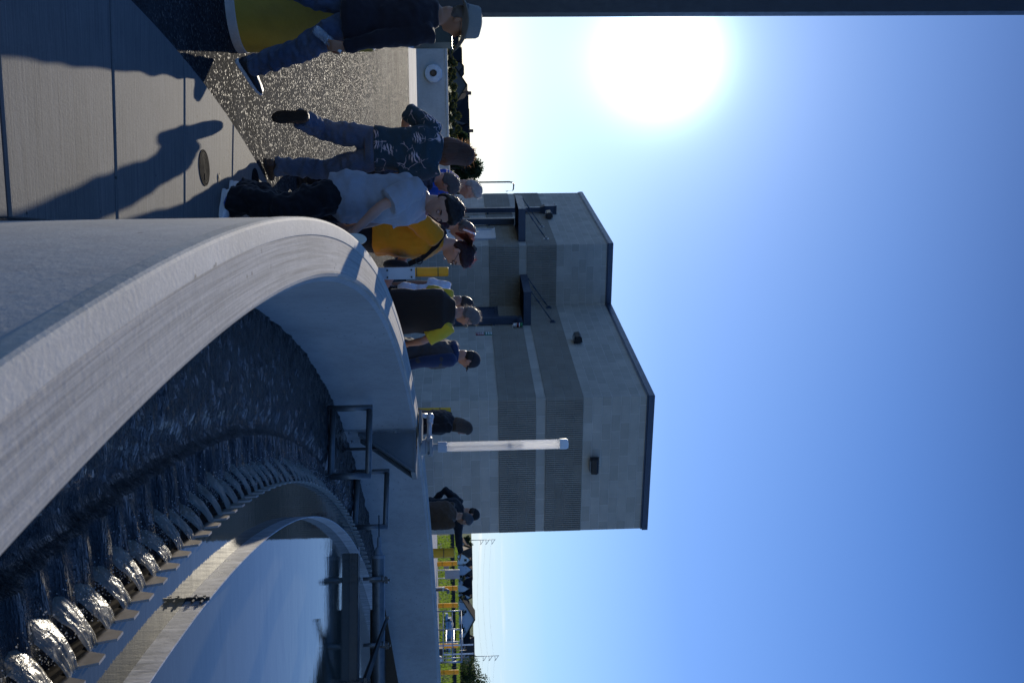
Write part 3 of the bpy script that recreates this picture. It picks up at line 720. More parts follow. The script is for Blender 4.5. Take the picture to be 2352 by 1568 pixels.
for a, b in ((1, 1), (1, -1), (-1, 1), (-1, -1)): mb = MB(); mb.tube([(a * .105, b * .105, .02), (a * .105, b * .105, .10)], .012, 8); ob('anchor_bolt', mb, STEEL, lp)

cb = thing('utility_cabinet', 'dark green utility cabinet beside the far wall, behind the hat brim', 'cabinet', (-10.75, 31.6, 0))
mb = MB(); mb.box((0, 0, .62), (1.3, .7, 1.26)); bev(ob('box', mb, flat('dark_green_paint', (.018, .03, .022), .5), cb), .02)
mb = MB(); mb.box((0, 0, 1.27), (1.38, .78, .05)); ob('lid', mb, flat('dark_green_lid', (.022, .034, .026), .45), cb)
mb = MB(); mb.box((.3, -.36, .6), (.04, .03, .16)); ob('handle', mb, STEEL, cb)

# ------------------------------------------------------------------ sidewalk covers
def cover(name, label, p, r, mesh_mat, grate):
    t = thing(name, label, 'access cover', (p[0], p[1], .002))
    mb = MB(); mb.lathe([(r * .93, -.002), (r * .93, .002), (r, .0025), (r, -.004)], n=40); ob('rim', mb, mesh_mat, t)
    mb = MB(); mb.lathe([(r * .89, -.004), (r * .89, .0015), (r * .02, .002)], n=40)
    if grate:
        for k in range(-4, 5):
            x = k * r * .19; w = math.sqrt(max(0, (r * .82) ** 2 - x * x)); mb.box((x, 0, .004), (r * .06, 2 * w, .004)); mb.box((0, x, .0045), (2 * w, r * .05, .004))
    else:
        for k in range(1, 5): mb.lathe([(r * .2 * k, .001), (r * .2 * k, .0026), (r * .2 * k - .006, .0026), (r * .2 * k - .006, .001)], n=40)
    ob('lid', mb, mesh_mat, t)
    mb = MB(); mb.box((r * .5, 0, .003), (.04, .014, .003)); ob('lift_slot', mb, mesh_mat, t)
IRON = flat('cast_iron', (.016, .016, .017), .95, 0., .02)
cover('access_cover', 'round iron cover set in the sidewalk beyond the concrete joint', (-1.12, 5.86), .112, IRON, False)
cover('drain_cover', 'round grated drain cover at the sidewalk edge behind the white sneakers', (-1.25, 7.27), .13, IRON, True)
leaf = MB(); leaf.prism([(0, 0), (.025, .012), (.05, .004), (.07, 0), (.05, -.012), (.02, -.014)], .003); 
o = ob('dead_leaf', leaf, flat('leaf_brown', (.05, .03, .015), .8), loc=(-1.15, 6.2, .004)); o['label'] = 'small dark dead leaf lying on the sidewalk by the iron cover'; o['category'] = 'leaf'

# ------------------------------------------------------------------ bracket post and marker by the rim
bp = thing('bracket_post', 'grey steel channel post with bolts standing behind the rim by the orange shirt', 'post', (-.50, 6.62, 0), R_(8))
mb = MB(); mb.prism([(-.042, -.022), (.042, -.022), (.042, .03), (.036, .03), (.036, -.016), (-.036, -.016), (-.036, .03), (-.042, .03)], 1.255); 
o = ob('channel', mb, flat('post_grey', (.50, .52, .54), .45, .2), bp)
for x, z in ((-.024, 1.23), (-.024, 1.06), (.026, 1.23), (.026, 1.06)): mb = MB(); mb.tube([(x, -.021, z), (x, -.034, z)], .007, 6); ob('bolt', mb, BLACKM, bp)
mp = thing('marker_paddle', 'pale round topped plastic marker standing low behind the lit rim', 'marker', (-.63, 5.6, 0), R_(-25))
mb = MB(); pts = [(-.042, .55), (.042, .55), (.042, .95)] + [(.042 * math.cos(R_(a)), .95 + .075 * math.sin(R_(a))) for a in range(15, 180, 15)] + [(-.042, .95)]
mb.prism(pts, .012, (0, .006, 0), (1, 0, 0), (0, 0, 1), (0, -1, 0)); bev(ob('paddle', mb, flat('paddle_white', (.60, .60, .50), .45), mp), .004)
mb = MB(); mb.box((0, 0, .28), (.05, .012, .56)); ob('stake', mb, flat('paddle_stake', (.5, .5, .42), .5), mp)

# ------------------------------------------------------------------ sluice gate on the far rim
GA = R_(153.1); rad = Vector((math.cos(GA), math.sin(GA), 0)); inn = -rad
sg = thing('sluice_gate', 'grey sluice gate actuator with clear stem cover and crank on the far rim', 'sluice gate', TC + rad * 11.572, math.atan2(inn.y, inn.x))
# local x = inwards over the channel, y = along the wall (left handed from above)
mb = MB(); mb.box((-.03, 0, 1.10), (.36, .30, .03)); mb.box((.23, 0, 1.045), (.47, .24, .022)); mb.box((.46, 0, 1.03), (.012, .24, .05))
for y in (-.10, .10): mb.prism([(.012, .45), (.05, .45), (.44, 1.034), (.012, 1.034)], .010, (0, y - .005, 0), (1, 0, 0), (0, 0, 1), (0, 1, 0))
for y in (-.10, .10): mb.tube([(.03, y, .47), (.45, y, 1.03)], (.022), 6)
ob('bracket', mb, flat('bracket_grey', (.16, .18, .19), .5, .4), sg)
mb = MB(); mb.box((.008, 0, .66), (.014, .32, .78)); 
for z in (.36, .60, .84): 
    for y in (-.13, .13): mb.tube([(.012, y, z), (.034, y, z)], .011, 6)
ob('wall_plate', mb, STEEL, sg)
SX = .155
mb = MB(); mb.lathe([(.085, 1.10), (.085, 1.15), (.065, 1.155), (.065, 1.19), (.10, 1.195), (.10, 1.225), (.05, 1.23)], (SX, 0, 0), 20); mb.tube([(SX + .05, 0, 1.20), (SX + .09, 0, 1.20)], .03, 12)
mb.lathe([(.036, 1.2), (.036, 1.30)], (SX, 0, 0), 16)
gb = ob('gearbox', mb, flat('gear_grey', (.25, .28, .30), .45, .25), sg, 35.0)
mb = MB(); mb.tube([(SX, 0, .25), (SX, 0, 1.06)], .014, 10)
for k in range(90): mb.lathe([(.0145, .26 + k * .0088), (.0185, .264 + k * .0088), (.0145, .268 + k * .0088)], (SX, 0, 0), 10)
ob('lift_screw', mb, WETSTEEL, sg, True)
# clear cover tube with cap, collar and the screw showing inside
AC = NB('clear_acrylic'); AC.set(Base_Color=(.95, .96, .97), Roughness=.22, IOR=1.49, Transmission_Weight=.9)
tr = AC.n('ShaderNodeBsdfTranslucent'); tr.inputs['Color'].default_value = (.95, .95, .95, 1); mx = AC.n('ShaderNodeMixShader'); mx.inputs[0].default_value = .62
AC.l(AC.b.outputs[0], mx.inputs[1]); AC.l(tr.outputs[0], mx.inputs[2]); AC.l(mx.outputs[0], AC.out.inputs[0])
mb = MB(); n = 28; rs = [[Vector((r * math.cos(2 * math.pi * j / n), r * math.sin(2 * math.pi * j / n), z)) for j in range(n)] for r, z in ((.050, 1.36), (.050, 2.60), (.046, 2.60), (.046, 1.36), (.050, 1.36))]
mb.rings(rs, cap=False); cv = ob('stem_cover', mb, AC.m, sg, 40.0, loc=(SX, 0, 0))
mb = MB(); mb.lathe([(.056, 1.28), (.056, 1.37), (.050, 1.375)], n=24); ob('collar', mb, LGREY, cv, 35.0)
mb = MB(); mb.lathe([(.056, 2.57), (.056, 2.64), (.045, 2.66), (.01, 2.665)], n=24); ob('cap', mb, WHITE, cv, 35.0)
mb = MB(); mb.tube([(0, 0, 1.3), (0, 0, 2.18)], .012, 10); mb.lathe([(.026, 2.02), (.026, 2.06)], n=6); ob('stem', mb, flat('stem_steel', (.10, .10, .11), .4, .6), cv, True)
# crank: arm along the wall to the left, grip pointing down
mb = MB(); mb.tube([(SX - .11, .02, 1.185), (SX - .33, .02, 1.195)], [.026, .024], 12); mb.tube([(SX - .03, .02, 1.18), (SX - .12, .02, 1.185)], [.055, .036], 14); mb.ellip((SX - .355, .02, 1.197), (.042, .042, .042), 14, 10); mb.lathe([(.034, -.03), (.034, .03)], (SX - .31, .02, 1.195), 14, (1, 0, 0)); mb.tube([(SX - .36, .02, 1.19), (SX - .385, .01, 1.03)], [.026, .022], 12)
ob('crank_handle', mb, flat('crank_grey', (.42, .44, .46), .4, .3), sg, True)
def chan_frame(ang, label, z0, z1):
    a = R_(ang); r = Vector((math.cos(a), math.sin(a), 0)); t = thing('square_pipe_hoop', label, 'pipe hoop', TC + r * 11.43, math.atan2(-r.y, -r.x), 'pipe frames across the channel')
    L = .62; mb = MB(); mb.tube([(0, 0, z1), (L, 0, z1)], .029, 12); ob('top_bar', mb, PIPE_M, t, True)
    mb = MB(); mb.tube([(0, 0, z0), (L, 0, z0)], .029, 12); ob('bottom_bar', mb, PIPE_M, t, True)
    for x in (-.012, L + .012): mb = MB(); mb.tube([(x, 0, z0 - .08), (x, 0, z1 + .027)], .030, 12); ob('upright', mb, PIPE_M, t, True)
    return t
chan_frame(159.05, 'nearer square pipe frame standing across the channel below the sluice gate', .345, .685)
chan_frame(149.4, 'farther square pipe frame standing across the channel right of the sluice gate', .350, .68)

# ------------------------------------------------------------------ scum trough, pipe and strut over the pool
A0, A1 = Vector((1.97, 9.10, 0)), Vector((3.17, 8.83, 0)); dd = (A1 - A0).normalized(); rz = math.atan2(dd.y, dd.x)
tb = thing('steel_beam', 'rusty dark steel channel beam lying in the pool surface', 'beam', (A0.x, A0.y, 0), rz)
L = (A1 - A0).length
mb = MB(); mb.box((L / 2, .006, .40), (L, .012, .22)); mb.box((L / 2, .075, .506), (L, .15, .010)); ob('web', mb, WETSTEEL, tb)
for k in range(5):
    for z in (.455, .485): mb = MB(); mb.tube([(.06 + .07 * k, -.012, z), (.06 + .07 * k, .0, z)], .009, 8); ob('bolt', mb, WETSTEEL, tb)
bx = thing('skimmer_box', 'dark steel box at the end of the pool beam by the bottom right edge', 'skimmer box', (A1.x + .02, A1.y - .04, 0), rz)
mb = MB(); mb.prism([(0, .2), (.5, .2), (.5, .60), (.16, .60), (0, .54)], .012, (0, .012, 0), (1, 0, 0), (0, 0, 1), (0, -1, 0)); mb.box((-.012, .15, .40), (.012, .3, .3)); ob('side_plate', mb, WETSTEEL, bx)
mb = MB(); mb.box((.25, .35, .42), (.5, .012, .36)); ob('back_plate', mb, WETSTEEL, bx)
B0 = Vector((2.17, 9.52, .66)); B1 = Vector((4.3, 9.20, .66)); dd = (B1 - B0).normalized(); rz = math.atan2(dd.y, dd.x); LP = (B1 - B0).length
pp = thing('scum_pipe', 'long grey pipe running level above the pool beam', 'pipe', B0, rz)
mb = MB(); mb.tube([(0, 0, 0), (LP, 0, 0)], .063, 24); ob('pipe', mb, PIPE_M, pp, 40.0)
mb = MB(); mb.tube([(-.02, 0, 0), (.012, 0, 0)], .066, 24); mb.tube([(-.10, 0, 0), (-.02, 0, 0)], [.022, .05], 12); mb.tube([(-.20, 0, .01), (-.10, 0, .01)], .02, 10); ob('end_fitting', mb, flat('fitting_grey', (.19, .21, .22), .5), pp, 40.0)
mb = MB(); mb.tube([(-.42, 0, .01), (-.2, 0, .01)], .006, 8); ob('spray_rod', mb, BLACKM, pp)
for x in (.22, .86):
    mb = MB(); mb.box((x, 0, 0), (.04, .165, .165)); mb.box((x + .01, -.02, .085), (.06, .05, .03)); mb.tube([(x + .01, -.02, .09), (x + .01, -.02, .12)], .012, 8)
    c = ob('clamp', mb, WETSTEEL, pp)
    mb = MB(); mb.tube([(x - .02, -.09, .05), (x - .02, -.13, -.14)], .017, 8); mb.tube([(x - .02, -.085, .07), (x - .02, -.085, .04)], .024, 8); ob('hanger', mb, PIPE_M, c, True)
st = thing('diagonal_strut', 'dark flat strut rising diagonally past the pool pipe', 'strut', (0, 0, 0))
a, b = aty(889, 1418, 9.15), aty(840, 1560, 8.85); mb = MB(); mb.tube([a, b], (.014, .034), 4); ob('bar', mb, WETSTEEL, st)
mb = MB(); mb.box(a, (.025, .02, .04)); ob('end_plate', mb, WETSTEEL, st); mb = MB(); mb.box(b, (.05, .05, .03)); ob('end_plate', mb, WETSTEEL, st)
bch = thing('scum_beach', 'brown sloping plate showing behind the pool pipe', 'plate', (0, 0, 0))
mb = MB(); q = [aty(884, 1394, 9.6), aty(915, 1569, 9.3), aty(930, 1650, 9.2), aty(850, 1650, 9.4), aty(850, 1400, 9.7)]
nq = Vector((.2, 1, .15)).normalized() * .012; mb.add(q + [v + nq for v in q], [(4, 3, 2, 1, 0), (5, 6, 7, 8, 9)] + [(i, (i + 1) % 5, 5 + (i + 1) % 5, 5 + i) for i in range(5)]); ob('plate', mb, flat('rusty_plate', (.10, .075, .05), .65, bump=.004), bch)

# ------------------------------------------------------------------ people
def remesh(mb, name, vox, smooth=2, disp=None):
    me = mb.mesh('tmp'); o = bpy.data.objects.new('tmp', me); COL.objects.link(o)
    m = o.modifiers.new('r', 'REMESH'); m.mode = 'VOXEL'; m.voxel_size = vox
    if smooth:
        m2 = o.modifiers.new('s', 'SMOOTH'); m2.factor = .5; m2.iterations = smooth
    dg = bpy.context.evaluated_depsgraph_get(); r = bpy.data.meshes.new_from_object(o.evaluated_get(dg)); r.name = name
    bpy.data.objects.remove(o); bpy.data.meshes.remove(me)
    if disp:
        n = len(r.vertices); co = np.empty(n * 3, dtype=np.float32); r.vertices.foreach_get('co', co); no = np.empty(n * 3, dtype=np.float32); r.vertices.foreach_get('normal', no)
        co = co.reshape(-1, 3); no = no.reshape(-1, 3); out = co.copy()
        for i in range(n): out[i] += no[i] * disp(Vector(co[i].tolist()))
        r.vertices.foreach_set('co', out.ravel()); r.update()
    return r
def V3(a): return Vector(a)
def ik(a, b, l1, l2, pole):
    """middle joint of a two bone chain from a to b bending towards pole; b is pulled in if out of reach"""
    a, b = V3(a), V3(b); d = b - a; L = d.length; mx = (l1 + l2) * .997
    if L > mx: b = a + d * (mx / L); d = b - a; L = mx
    x = (l1 * l1 - l2 * l2 + L * L) / (2 * L); h = math.sqrt(max(1e-6, l1 * l1 - x * x)); u = d / L
    p = V3(pole); p = p - u * p.dot(u)
    if p.length < 1e-4: p = Vector((1, 0, 0)) - u * u.x
    return a + u * x + p.normalized() * h, b
HEADN = (40, 30)
def head_grid(fn):
    """closed grid of head-local points: fn(direction) -> point. x forward, y left, z up"""
    n, m = HEADN; rs = []
    for i in range(m + 1):
        t = math.pi * (i + .05) / (m + .1); z = -math.cos(t); q = math.sin(t)
        rs.append([fn(Vector((q * math.cos(2 * math.pi * j / n), q * math.sin(2 * math.pi * j / n), z))) for j in range(n)])
    return rs
def gau(x, c, w): return math.exp(-((x - c) / w) ** 2)
def head_pt(d, s=1.):
    x, y, z = d.x * .098, d.y * .077, d.z * .117
    if d.z < -.15:
        k = min(1, (-.15 - d.z) / .85)
        y *= 1 - .30 * k
        if d.x < 0: x *= 1 - .35 * k
        x += .012 * k * (1 if d.x > -.2 else 0)
    if d.x > 0:
        f = sm(.3, .9, d.x)
        x -= .010 * f * sm(.25, 1, d.x) + .004 * f
        x += .026 * gau(y, 0, .012) * gau(z, -.030, .020) + .012 * gau(y, 0, .010) * gau(z, -.004, .02)          # nose
        x -= .010 * (gau(y, .033, .017) + gau(y, -.033, .017)) * gau(z, .004, .013)                               # eye sockets
        x += .005 * gau(z, .025, .012) * f                                                                         # brow
        x += .007 * gau(y, 0, .022) * gau(z, -.066, .007) + .006 * gau(y, 0, .020) * gau(z, -.079, .007)           # lips
        x -= .004 * gau(y, 0, .03) * gau(z, -.0725, .004)
        x += .012 * gau(y, 0, .024) * gau(z, -.104, .016)                                                          # chin
        x += .004 * (gau(y, .042, .02) + gau(y, -.042, .02)) * gau(z, -.025, .02)
    return Vector((x, y, z)) * s
def ears(mb, T, s):
    for q in (1, -1):
        c = Vector((-.012, q * .079, -.012)) * s; rt = Matrix.Rotation(q * R_(-18), 3, 'Z') @ Matrix.Rotation(R_(-12), 3, 'Y')
        e = MB(); e.ellip((0, 0, 0), (.018 * s, .008 * s, .033 * s), 12, 8, rt); e.ellip((.004 * s, q * .002 * s, -.018 * s), (.010 * s, .007 * s, .014 * s), 10, 6, rt)
        mb.add([T @ (c + v) for v in e.v], e.f)
def hand_mesh(mb, wrist, fdir, palm, s=1., curl=.5, point=False):
    """palm + five fingers. fdir along the hand, palm = palm normal"""
    f = V3(fdir).normalized(); p = V3(palm); p = (p - f * p.dot(f)).normalized(); w = f.cross(p); W0 = V3(wrist)
    ring = lambda c, a, b: [c + w * (a * math.cos(t)) + p * (b * math.sin(t)) for t in (2 * math.pi * j / 12 for j in range(12))]
    mb.rings([ring(W0 - f * .02 * s, .026 * s, .019 * s), ring(W0 + f * .02 * s, .033 * s, .018 * s), ring(W0 + f * .06 * s, .041 * s, .015 * s), ring(W0 + f * .092 * s, .041 * s, .012 * s), ring(W0 + f * .10 * s, .034 * s, .008 * s)])
    for k, (off, ln) in enumerate(((-.0315, .064), (-.0105, .076), (.0105, .082), (.0315, .074))):
        c = .04 if (point and k == 3) else curl
        q = W0 + f * .092 * s + w * off * s; d = f.copy(); pts = [q - d * .02 * s, q]
        for i, fr in enumerate((.42, .32, .26)):
            ang = c * (.5, 1.1, .9)[i]; d = (Matrix.Rotation(ang, 3, w) @ d) if (Matrix.Rotation(.2, 3, w) @ f).dot(p) > 0 else (Matrix.Rotation(-ang, 3, w) @ d)
            q = q + d * ln * fr * s; pts.append(q)
        mb.tube(pts, [.0095 * s, .0095 * s, .0088 * s, .008 * s, .007 * s], 8, True)
    q = W0 + f * .03 * s + w * .034 * s; d1 = (f * .7 + w * .65 + p * .25).normalized(); d2 = (f * .9 + w * .15 + p * (.2 + .5 * curl)).normalized()
    mb.tube([q - d1 * .02 * s, q, q + d1 * .03 * s, q + d1 * .03 * s + d2 * .028 * s, q + d1 * .03 * s + d2 * .05 * s], [.013 * s, .0135 * s, .0115 * s, .010 * s, .008 * s], 8, True)
def person(pos, yaw, H, label, skin=(.42, .26, .19), girth=1., depth=None, lean=0, twist=0, slean=0, feet=None, hands=None, head=(0, 0, 0), hip=None,
           shirt=None, sleeve='short', hem=-.02, loose=.014, trousers=None, baggy=.012, shoes=None, sole=None, hair=None, vox=.009, extras=None, bottom_top=.13, strands=0, ssc=1., headsc=1., neckfwd=.0, hood=False):
    s = H / 1.75 * 1.016; root = thing('person', label, 'person', (pos[0], pos[1], pos[2] if len(pos) > 2 else 0), R_(yaw), 'visitors looking into the tank')
    depth = depth or girth
    Hc = V3(hip) if hip else Vector((0, 0, .925 * s))
    RL = Matrix.Rotation(R_(lean), 3, 'Y') @ Matrix.Rotation(R_(slean), 3, 'X')
    sd = RL @ Vector((0, 0, 1))
    def frame(t):
        tw = Matrix.Rotation(R_(twist) * min(1, max(0, t / .45)), 3, 'Z')
        k = min(1, max(0, t / .25)); rl = Matrix.Rotation(R_(lean) * k, 3, 'Y') @ Matrix.Rotation(R_(slean) * k, 3, 'X')
        return tw @ rl
    def spine(t):
        p = Hc.copy(); n = 8
        for i in range(n): p = p + (frame(t * (i + .5) / n) @ Vector((0, 0, 1))) * (t * s / n)
        return p
    TOR = [(-.085, .150, .100, 0), (-.03, .168, .115, -.008), (.04, .165, .112, -.006), (.12, .148, .103, .004), (.22, .158, .112, .008), (.33, .172, .120, .004), (.42, .178, .114, -.006), (.485, .155, .090, -.014), (.535, .095, .068, -.018), (.565, .060, .058, -.012)]
    def torso(mb, t0, t1, grow, flare=0., exp=2.5, n=28):
        ts = [t0] + [q[0] for q in TOR if t0 + .01 < q[0] < t1 - .01] + [t1]; rs = []
        for t in ts:
            for a, b in zip(TOR, TOR[1:]):
                if a[0] <= t <= b[0] or b is TOR[-1]:
                    k = min(1, max(-1, (t - a[0]) / (b[0] - a[0]))); w, d, o = (a[i] + (b[i] - a[i]) * k for i in (1, 2, 3)); break
            g = 1 if t > .48 else girth; gd = 1 if t > .5 else depth; gr = grow * (1 if t < .47 else .45) + flare * max(0, .2 - t)
            fr = frame(t); c = spine(t) + fr @ Vector((o * s, 0, 0)); w = w * s * g * ssc + gr; d = d * s * gd + gr
            ring = []
            for j in range(n):
                a_ = 2 * math.pi * j / n; ca, sa = math.cos(a_), math.sin(a_)
                ring.append(c + fr @ Vector((math.copysign(abs(ca) ** (2 / exp), ca) * d, math.copysign(abs(sa) ** (2 / exp), sa) * w, 0)))
            rs.append(ring)
        mb.rings(rs)
    shL = spine(.475) + frame(.475) @ Vector((-.012 * s, .172 * s * ssc * (1 + (girth - 1) * .6), 0)); shR = spine(.475) + frame(.475) @ Vector((-.012 * s, -.172 * s * ssc * (1 + (girth - 1) * .6), 0))
    hipL = Hc + Vector((0, .085 * s * girth, -.03 * s)); hipR = Hc + Vector((0, -.085 * s * girth, -.03 * s))
    feet = feet or [(.03, .10, 8, 0, 0), (-.02, -.10, -8, 0, 0)]
    UA, FA, TL, SL = .285 * s, .255 * s, .425 * s, .415 * s
    legs = []
    for hp, ft in zip((hipL, hipR), feet):
        an = Vector((ft[0], ft[1], .085 * s + ft[3]))
        kn, an2 = ik(hp, an, TL, SL, (1, .25 * (1 if hp is hipL else -1), 0)); legs.append((hp, kn, an2, ft))
    hands = hands or [dict(w=(.06, .26, .80)), dict(w=(.06, -.26, .80))]
    arms = []
    for sh, hd, sg_ in ((shL, hands[0], 1), (shR, hands[1], -1)):
        wr = V3(hd['w']) if hd.get('abs') else V3(hd['w']) * s
        el, wr = ik(sh, wr, UA, FA, hd.get('pole', (-1, .5 * sg_, -.2))); arms.append((sh, el, wr, hd))
    nb = spine(.545); hdir = frame(.5) @ Vector((.25 + neckfwd, 0, 1)); hs = s ** .45 * headsc
    RH = frame(.0) if False else Matrix.Rotation(R_(twist * .6), 3, 'Z') @ Matrix.Rotation(R_(head[0]), 3, 'Z') @ Matrix.Rotation(R_(head[1]), 3, 'Y') @ Matrix.Rotation(R_(head[2]), 3, 'X')
    jaw = nb + hdir.normalized() * (.046 * s); hc = jaw + RH @ Vector((.018, 0, .105)) * hs
    TH_ = lambda v: hc + RH @ v
    # body: one continuous skin surface
    mb = MB(); torso(mb, -.085, .565, -.012)
    mb.tube([nb - sd * .05 * s, nb + (jaw - nb) * .6, jaw + RH @ Vector((-.018, 0, .03))], [.062 * s * (girth ** .5), .056 * s, .056 * s], 16, True)
    mb.rings([[TH_(p) for p in r] for r in head_grid(lambda d: head_pt(d, hs))]); ears(mb, Matrix.Translation(hc) @ RH.to_4x4(), hs)
    for sh, el, wr, hd in arms:
        mb.tube([sh + (spine(.45) - sh) * .25, sh, sh + (el - sh) * .35, el, el + (wr - el) * .3, wr], [.050 * s, .054 * s * girth ** .5, .047 * s * girth ** .5, .038 * s, .040 * s, .027 * s], 14, True)
        fd = hd.get('fdir') or ((wr - el).normalized() + Vector((0, 0, -.25))); hand_mesh(mb, wr, fd, hd.get('palm', (.2, -1 if sh is shL else 1, 0)), s, hd.get('curl', .5), hd.get('point', False))
    for hp, kn, an, ft in legs:
        mb.tube([hp + Vector((0, 0, .04)), hp + (kn - hp) * .3, kn, kn + (an - kn) * .3, an + Vector((0, 0, -.03))], [.078 * s, .074 * s, .052 * s, .054 * s, .037 * s], 14, True)
    body = put('body', remesh(mb, 'body', min(vox, .0075), 1), mk_skin('skin_%02d%02d' % (skin[0] * 100, skin[2] * 100), skin), root, True)
    # trousers
    wr_ = lambda amp, sc, sd_, fz=9.: (lambda p: amp * (1 - .8 * sm(fz - .14, fz, p.z)) * (noise.noise(Vector((p.x * sc, p.y * sc, p.z * sc * 1.6 + sd_))) + .5 * noise.noise(Vector((p.x * sc * 2.3, p.y * sc * 2.3 + 4, p.z * sc * 2.9)))))
    mb = MB(); torso(mb, -.085, bottom_top, .004 + baggy * .3)
    for hp, kn, an, ft in legs:
        m1 = hp + (kn - hp) * .35; m2 = kn + (an - kn) * .35; end = an + (kn - an).normalized() * (.01 if baggy < .03 else -.005) - Vector((0, 0, .012))
        mb.tube([hp + Vector((0, 0, .05)), m1, kn, m2, kn + (an - kn) * .75, end], [.088 * s * girth ** .5 + baggy * .4, .080 * s * girth ** .4 + baggy, .060 * s + baggy, .058 * s + baggy * 1.1, .050 * s + baggy * 1.25, .048 * s + baggy * 1.35], 18)
    put('trousers', remesh(mb, 'trousers', vox, 2, wr_(.013 + baggy * .28, 10, 3, .88 * s)), trousers, root, True)
    # shirt with sleeves
    mb = MB(); torso(mb, hem, .553, loose, .05 if loose > .02 else .02)
    for sh, el, wr, hd in arms:
        e2 = {'short': el + (sh - el) * .22, 'cap': el + (sh - el) * .5, 'long': wr, 'elbow': el, 'none': None}[sleeve]
        st_ = sh + (spine(.42) - sh) * .45
        if sleeve == 'none': mb.tube([st_, sh + (el - sh) * .10], [.062 * s, .066 * s], 14)
        elif sleeve == 'long': mb.tube([st_, sh, sh + (el - sh) * .4, el, el + (wr - el) * .45, wr + (wr - el).normalized() * .005], [.062 * s, .068 * s * girth ** .4 + loose * .4, .058 * s * girth ** .4 + loose * .5, .050 * s + loose * .5, .046 * s + loose * .4, .036 * s + loose * .25], 16)
        else: mb.tube([st_, sh, sh + (e2 - sh) * .5, e2], [.064 * s, .070 * s * girth ** .4 + loose * .5, .064 * s * girth ** .4 + loose * .8, .058 * s * girth ** .3 + loose * 1.1], 16)
    if hood:
        mb.tube([nb + frame(.5) @ Vector((-.02, .09, .02)), nb + frame(.5) @ Vector((-.10, .05, .0)), nb + frame(.5) @ Vector((-.12, 0, -.02)), nb + frame(.5) @ Vector((-.10, -.05, .0)), nb + frame(.5) @ Vector((-.02, -.09, .02))], [.035, .045, .05, .045, .035], 12, True)
    else: mb.tube([nb + (jaw - nb) * q - sd * .026 for q in (-.2, .5)], [.076 * s, .067 * s], 20)
    put('shirt', remesh(mb, 'shirt', vox, 2, wr_(.012, 9, sum(map(ord, label)) % 7)), shirt, root, True)
    # shoes
    for hp, kn, an, ft in legs:
        RF = Matrix.Rotation(R_(ft[2]), 3, 'Z') @ Matrix.Rotation(R_(ft[4]), 3, 'Y'); bs = an - RF @ Vector((0, 0, .085 * s))
        if ft[3] > 0: bs = an - RF @ Vector((0, 0, .085 * s))
        else: bs.z = 0
        def sring(x, w, z0, z1, n=16, e=2.6):
            return [bs + RF @ Vector((x, 0, 0)) * s + RF @ Vector((0, math.copysign(abs(math.cos(t)) ** (2 / e), math.cos(t)) * w, (z0 + z1) / 2 + math.copysign(abs(math.sin(t)) ** (2 / e), math.sin(t)) * (z1 - z0) / 2)) * s for t in (2 * math.pi * j / n for j in range(n))]
        mb = MB(); mb.rings([sring(-.082, .020, .018, .06), sring(-.074, .034, .014, .085), sring(-.045, .040, .012, .10), sring(.0, .041, .012, .105), sring(.05, .043, .012, .085), sring(.10, .047, .012, .066), sring(.15, .045, .012, .054), sring(.185, .032, .014, .042), sring(.197, .014, .018, .032)])
        mb.tube([bs + RF @ Vector((-.02, 0, .05)) * s, an + (kn - an).normalized() * .03], [.044 * s, .043 * s], 14, True)
        sh_ = put('shoe', remesh(mb, 'shoe', .006, 2), shoes, root, True)
        mb = MB(); mb.rings([sring(-.09, .018, 0, .022), sring(-.08, .036, 0, .03, e=4), sring(-.04, .042, 0, .03, e=5), sring(.04, .042, 0, .028, e=5), sring(.10, .050, 0, .026, e=5), sring(.16, .046, 0.001, .026, e=4), sring(.195, .030, .004, .027), sring(.205, .012, .008, .025)])
        ob('sole', mb, sole or shoes, sh_, 40.0)
    info = dict(root=root, body=body, hc=hc, RH=RH, hs=hs, arms=arms, legs=legs, spine=spine, frame=frame, nb=nb, s=s, jaw=jaw, TH=TH_)
    # hair
    if hair:
        kind, hm, th = hair[:3]; line = (hair[3] if len(hair) > 3 else .045) + .030; seed = sum(map(ord, label)) % 50
        def inhair(d):
            p = head_pt(d, 1)
            front = sm(line - .016, line + .012, p.z) if p.x > .02 else 1.
            side = 1.
            if p.x > -.025 and p.x <= .10: side = sm(.004, .020, p.z - max(0, p.x) * .85)
            low = -.062 if kind == 'short' else -.09
            back = sm(low - .012, low + .01, p.z)
            return min(max(front if p.x > .02 else 0, side if p.x <= .06 else 0) if p.x > .02 else side, back) if kind != 'bald' else 0
        def hp_(d):
            p = head_pt(d, 1); m = inhair(d); k = Vector((p.x, p.y, p.z * .9)).normalized()
            up = 1 + .35 * max(0, d.z)
            off = -.008 + m * (.008 + th * up * (1 + .35 * noise.noise(d * 5 + Vector((seed, 0, 0))) + .3 * noise.noise(d * 14 + Vector((seed, 2, 0)))))
            return (p + k * off) * hs
        mb = MB(); mb.rings([[TH_(p) for p in r] for r in head_grid(hp_)])
        if kind == 'long':
            ln = hair[4]
            for k in range(15):
                a_ = R_(75 + 210 * k / 14); x, y = math.cos(a_) * .088, math.sin(a_) * .080
                p0 = TH_(Vector((x * .9, y * .95, .04)) * hs); p1 = TH_(Vector((x * 1.05 - .004, y * 1.12, -.04)) * hs); l2 = ln * random.uniform(.8, 1.1)
                p2 = p1 + Vector((-.02, y * .25, -.5 * l2)); p3 = p1 + Vector((-.03 + random.uniform(-.01, .01), y * .1, -l2))
                mb.tube([p0, p1, p2, p3], [.020, .024, .022, .008], 8, True)
        ho = put('hair', remesh(mb, 'hair', .0065, 1), hm, root, True)
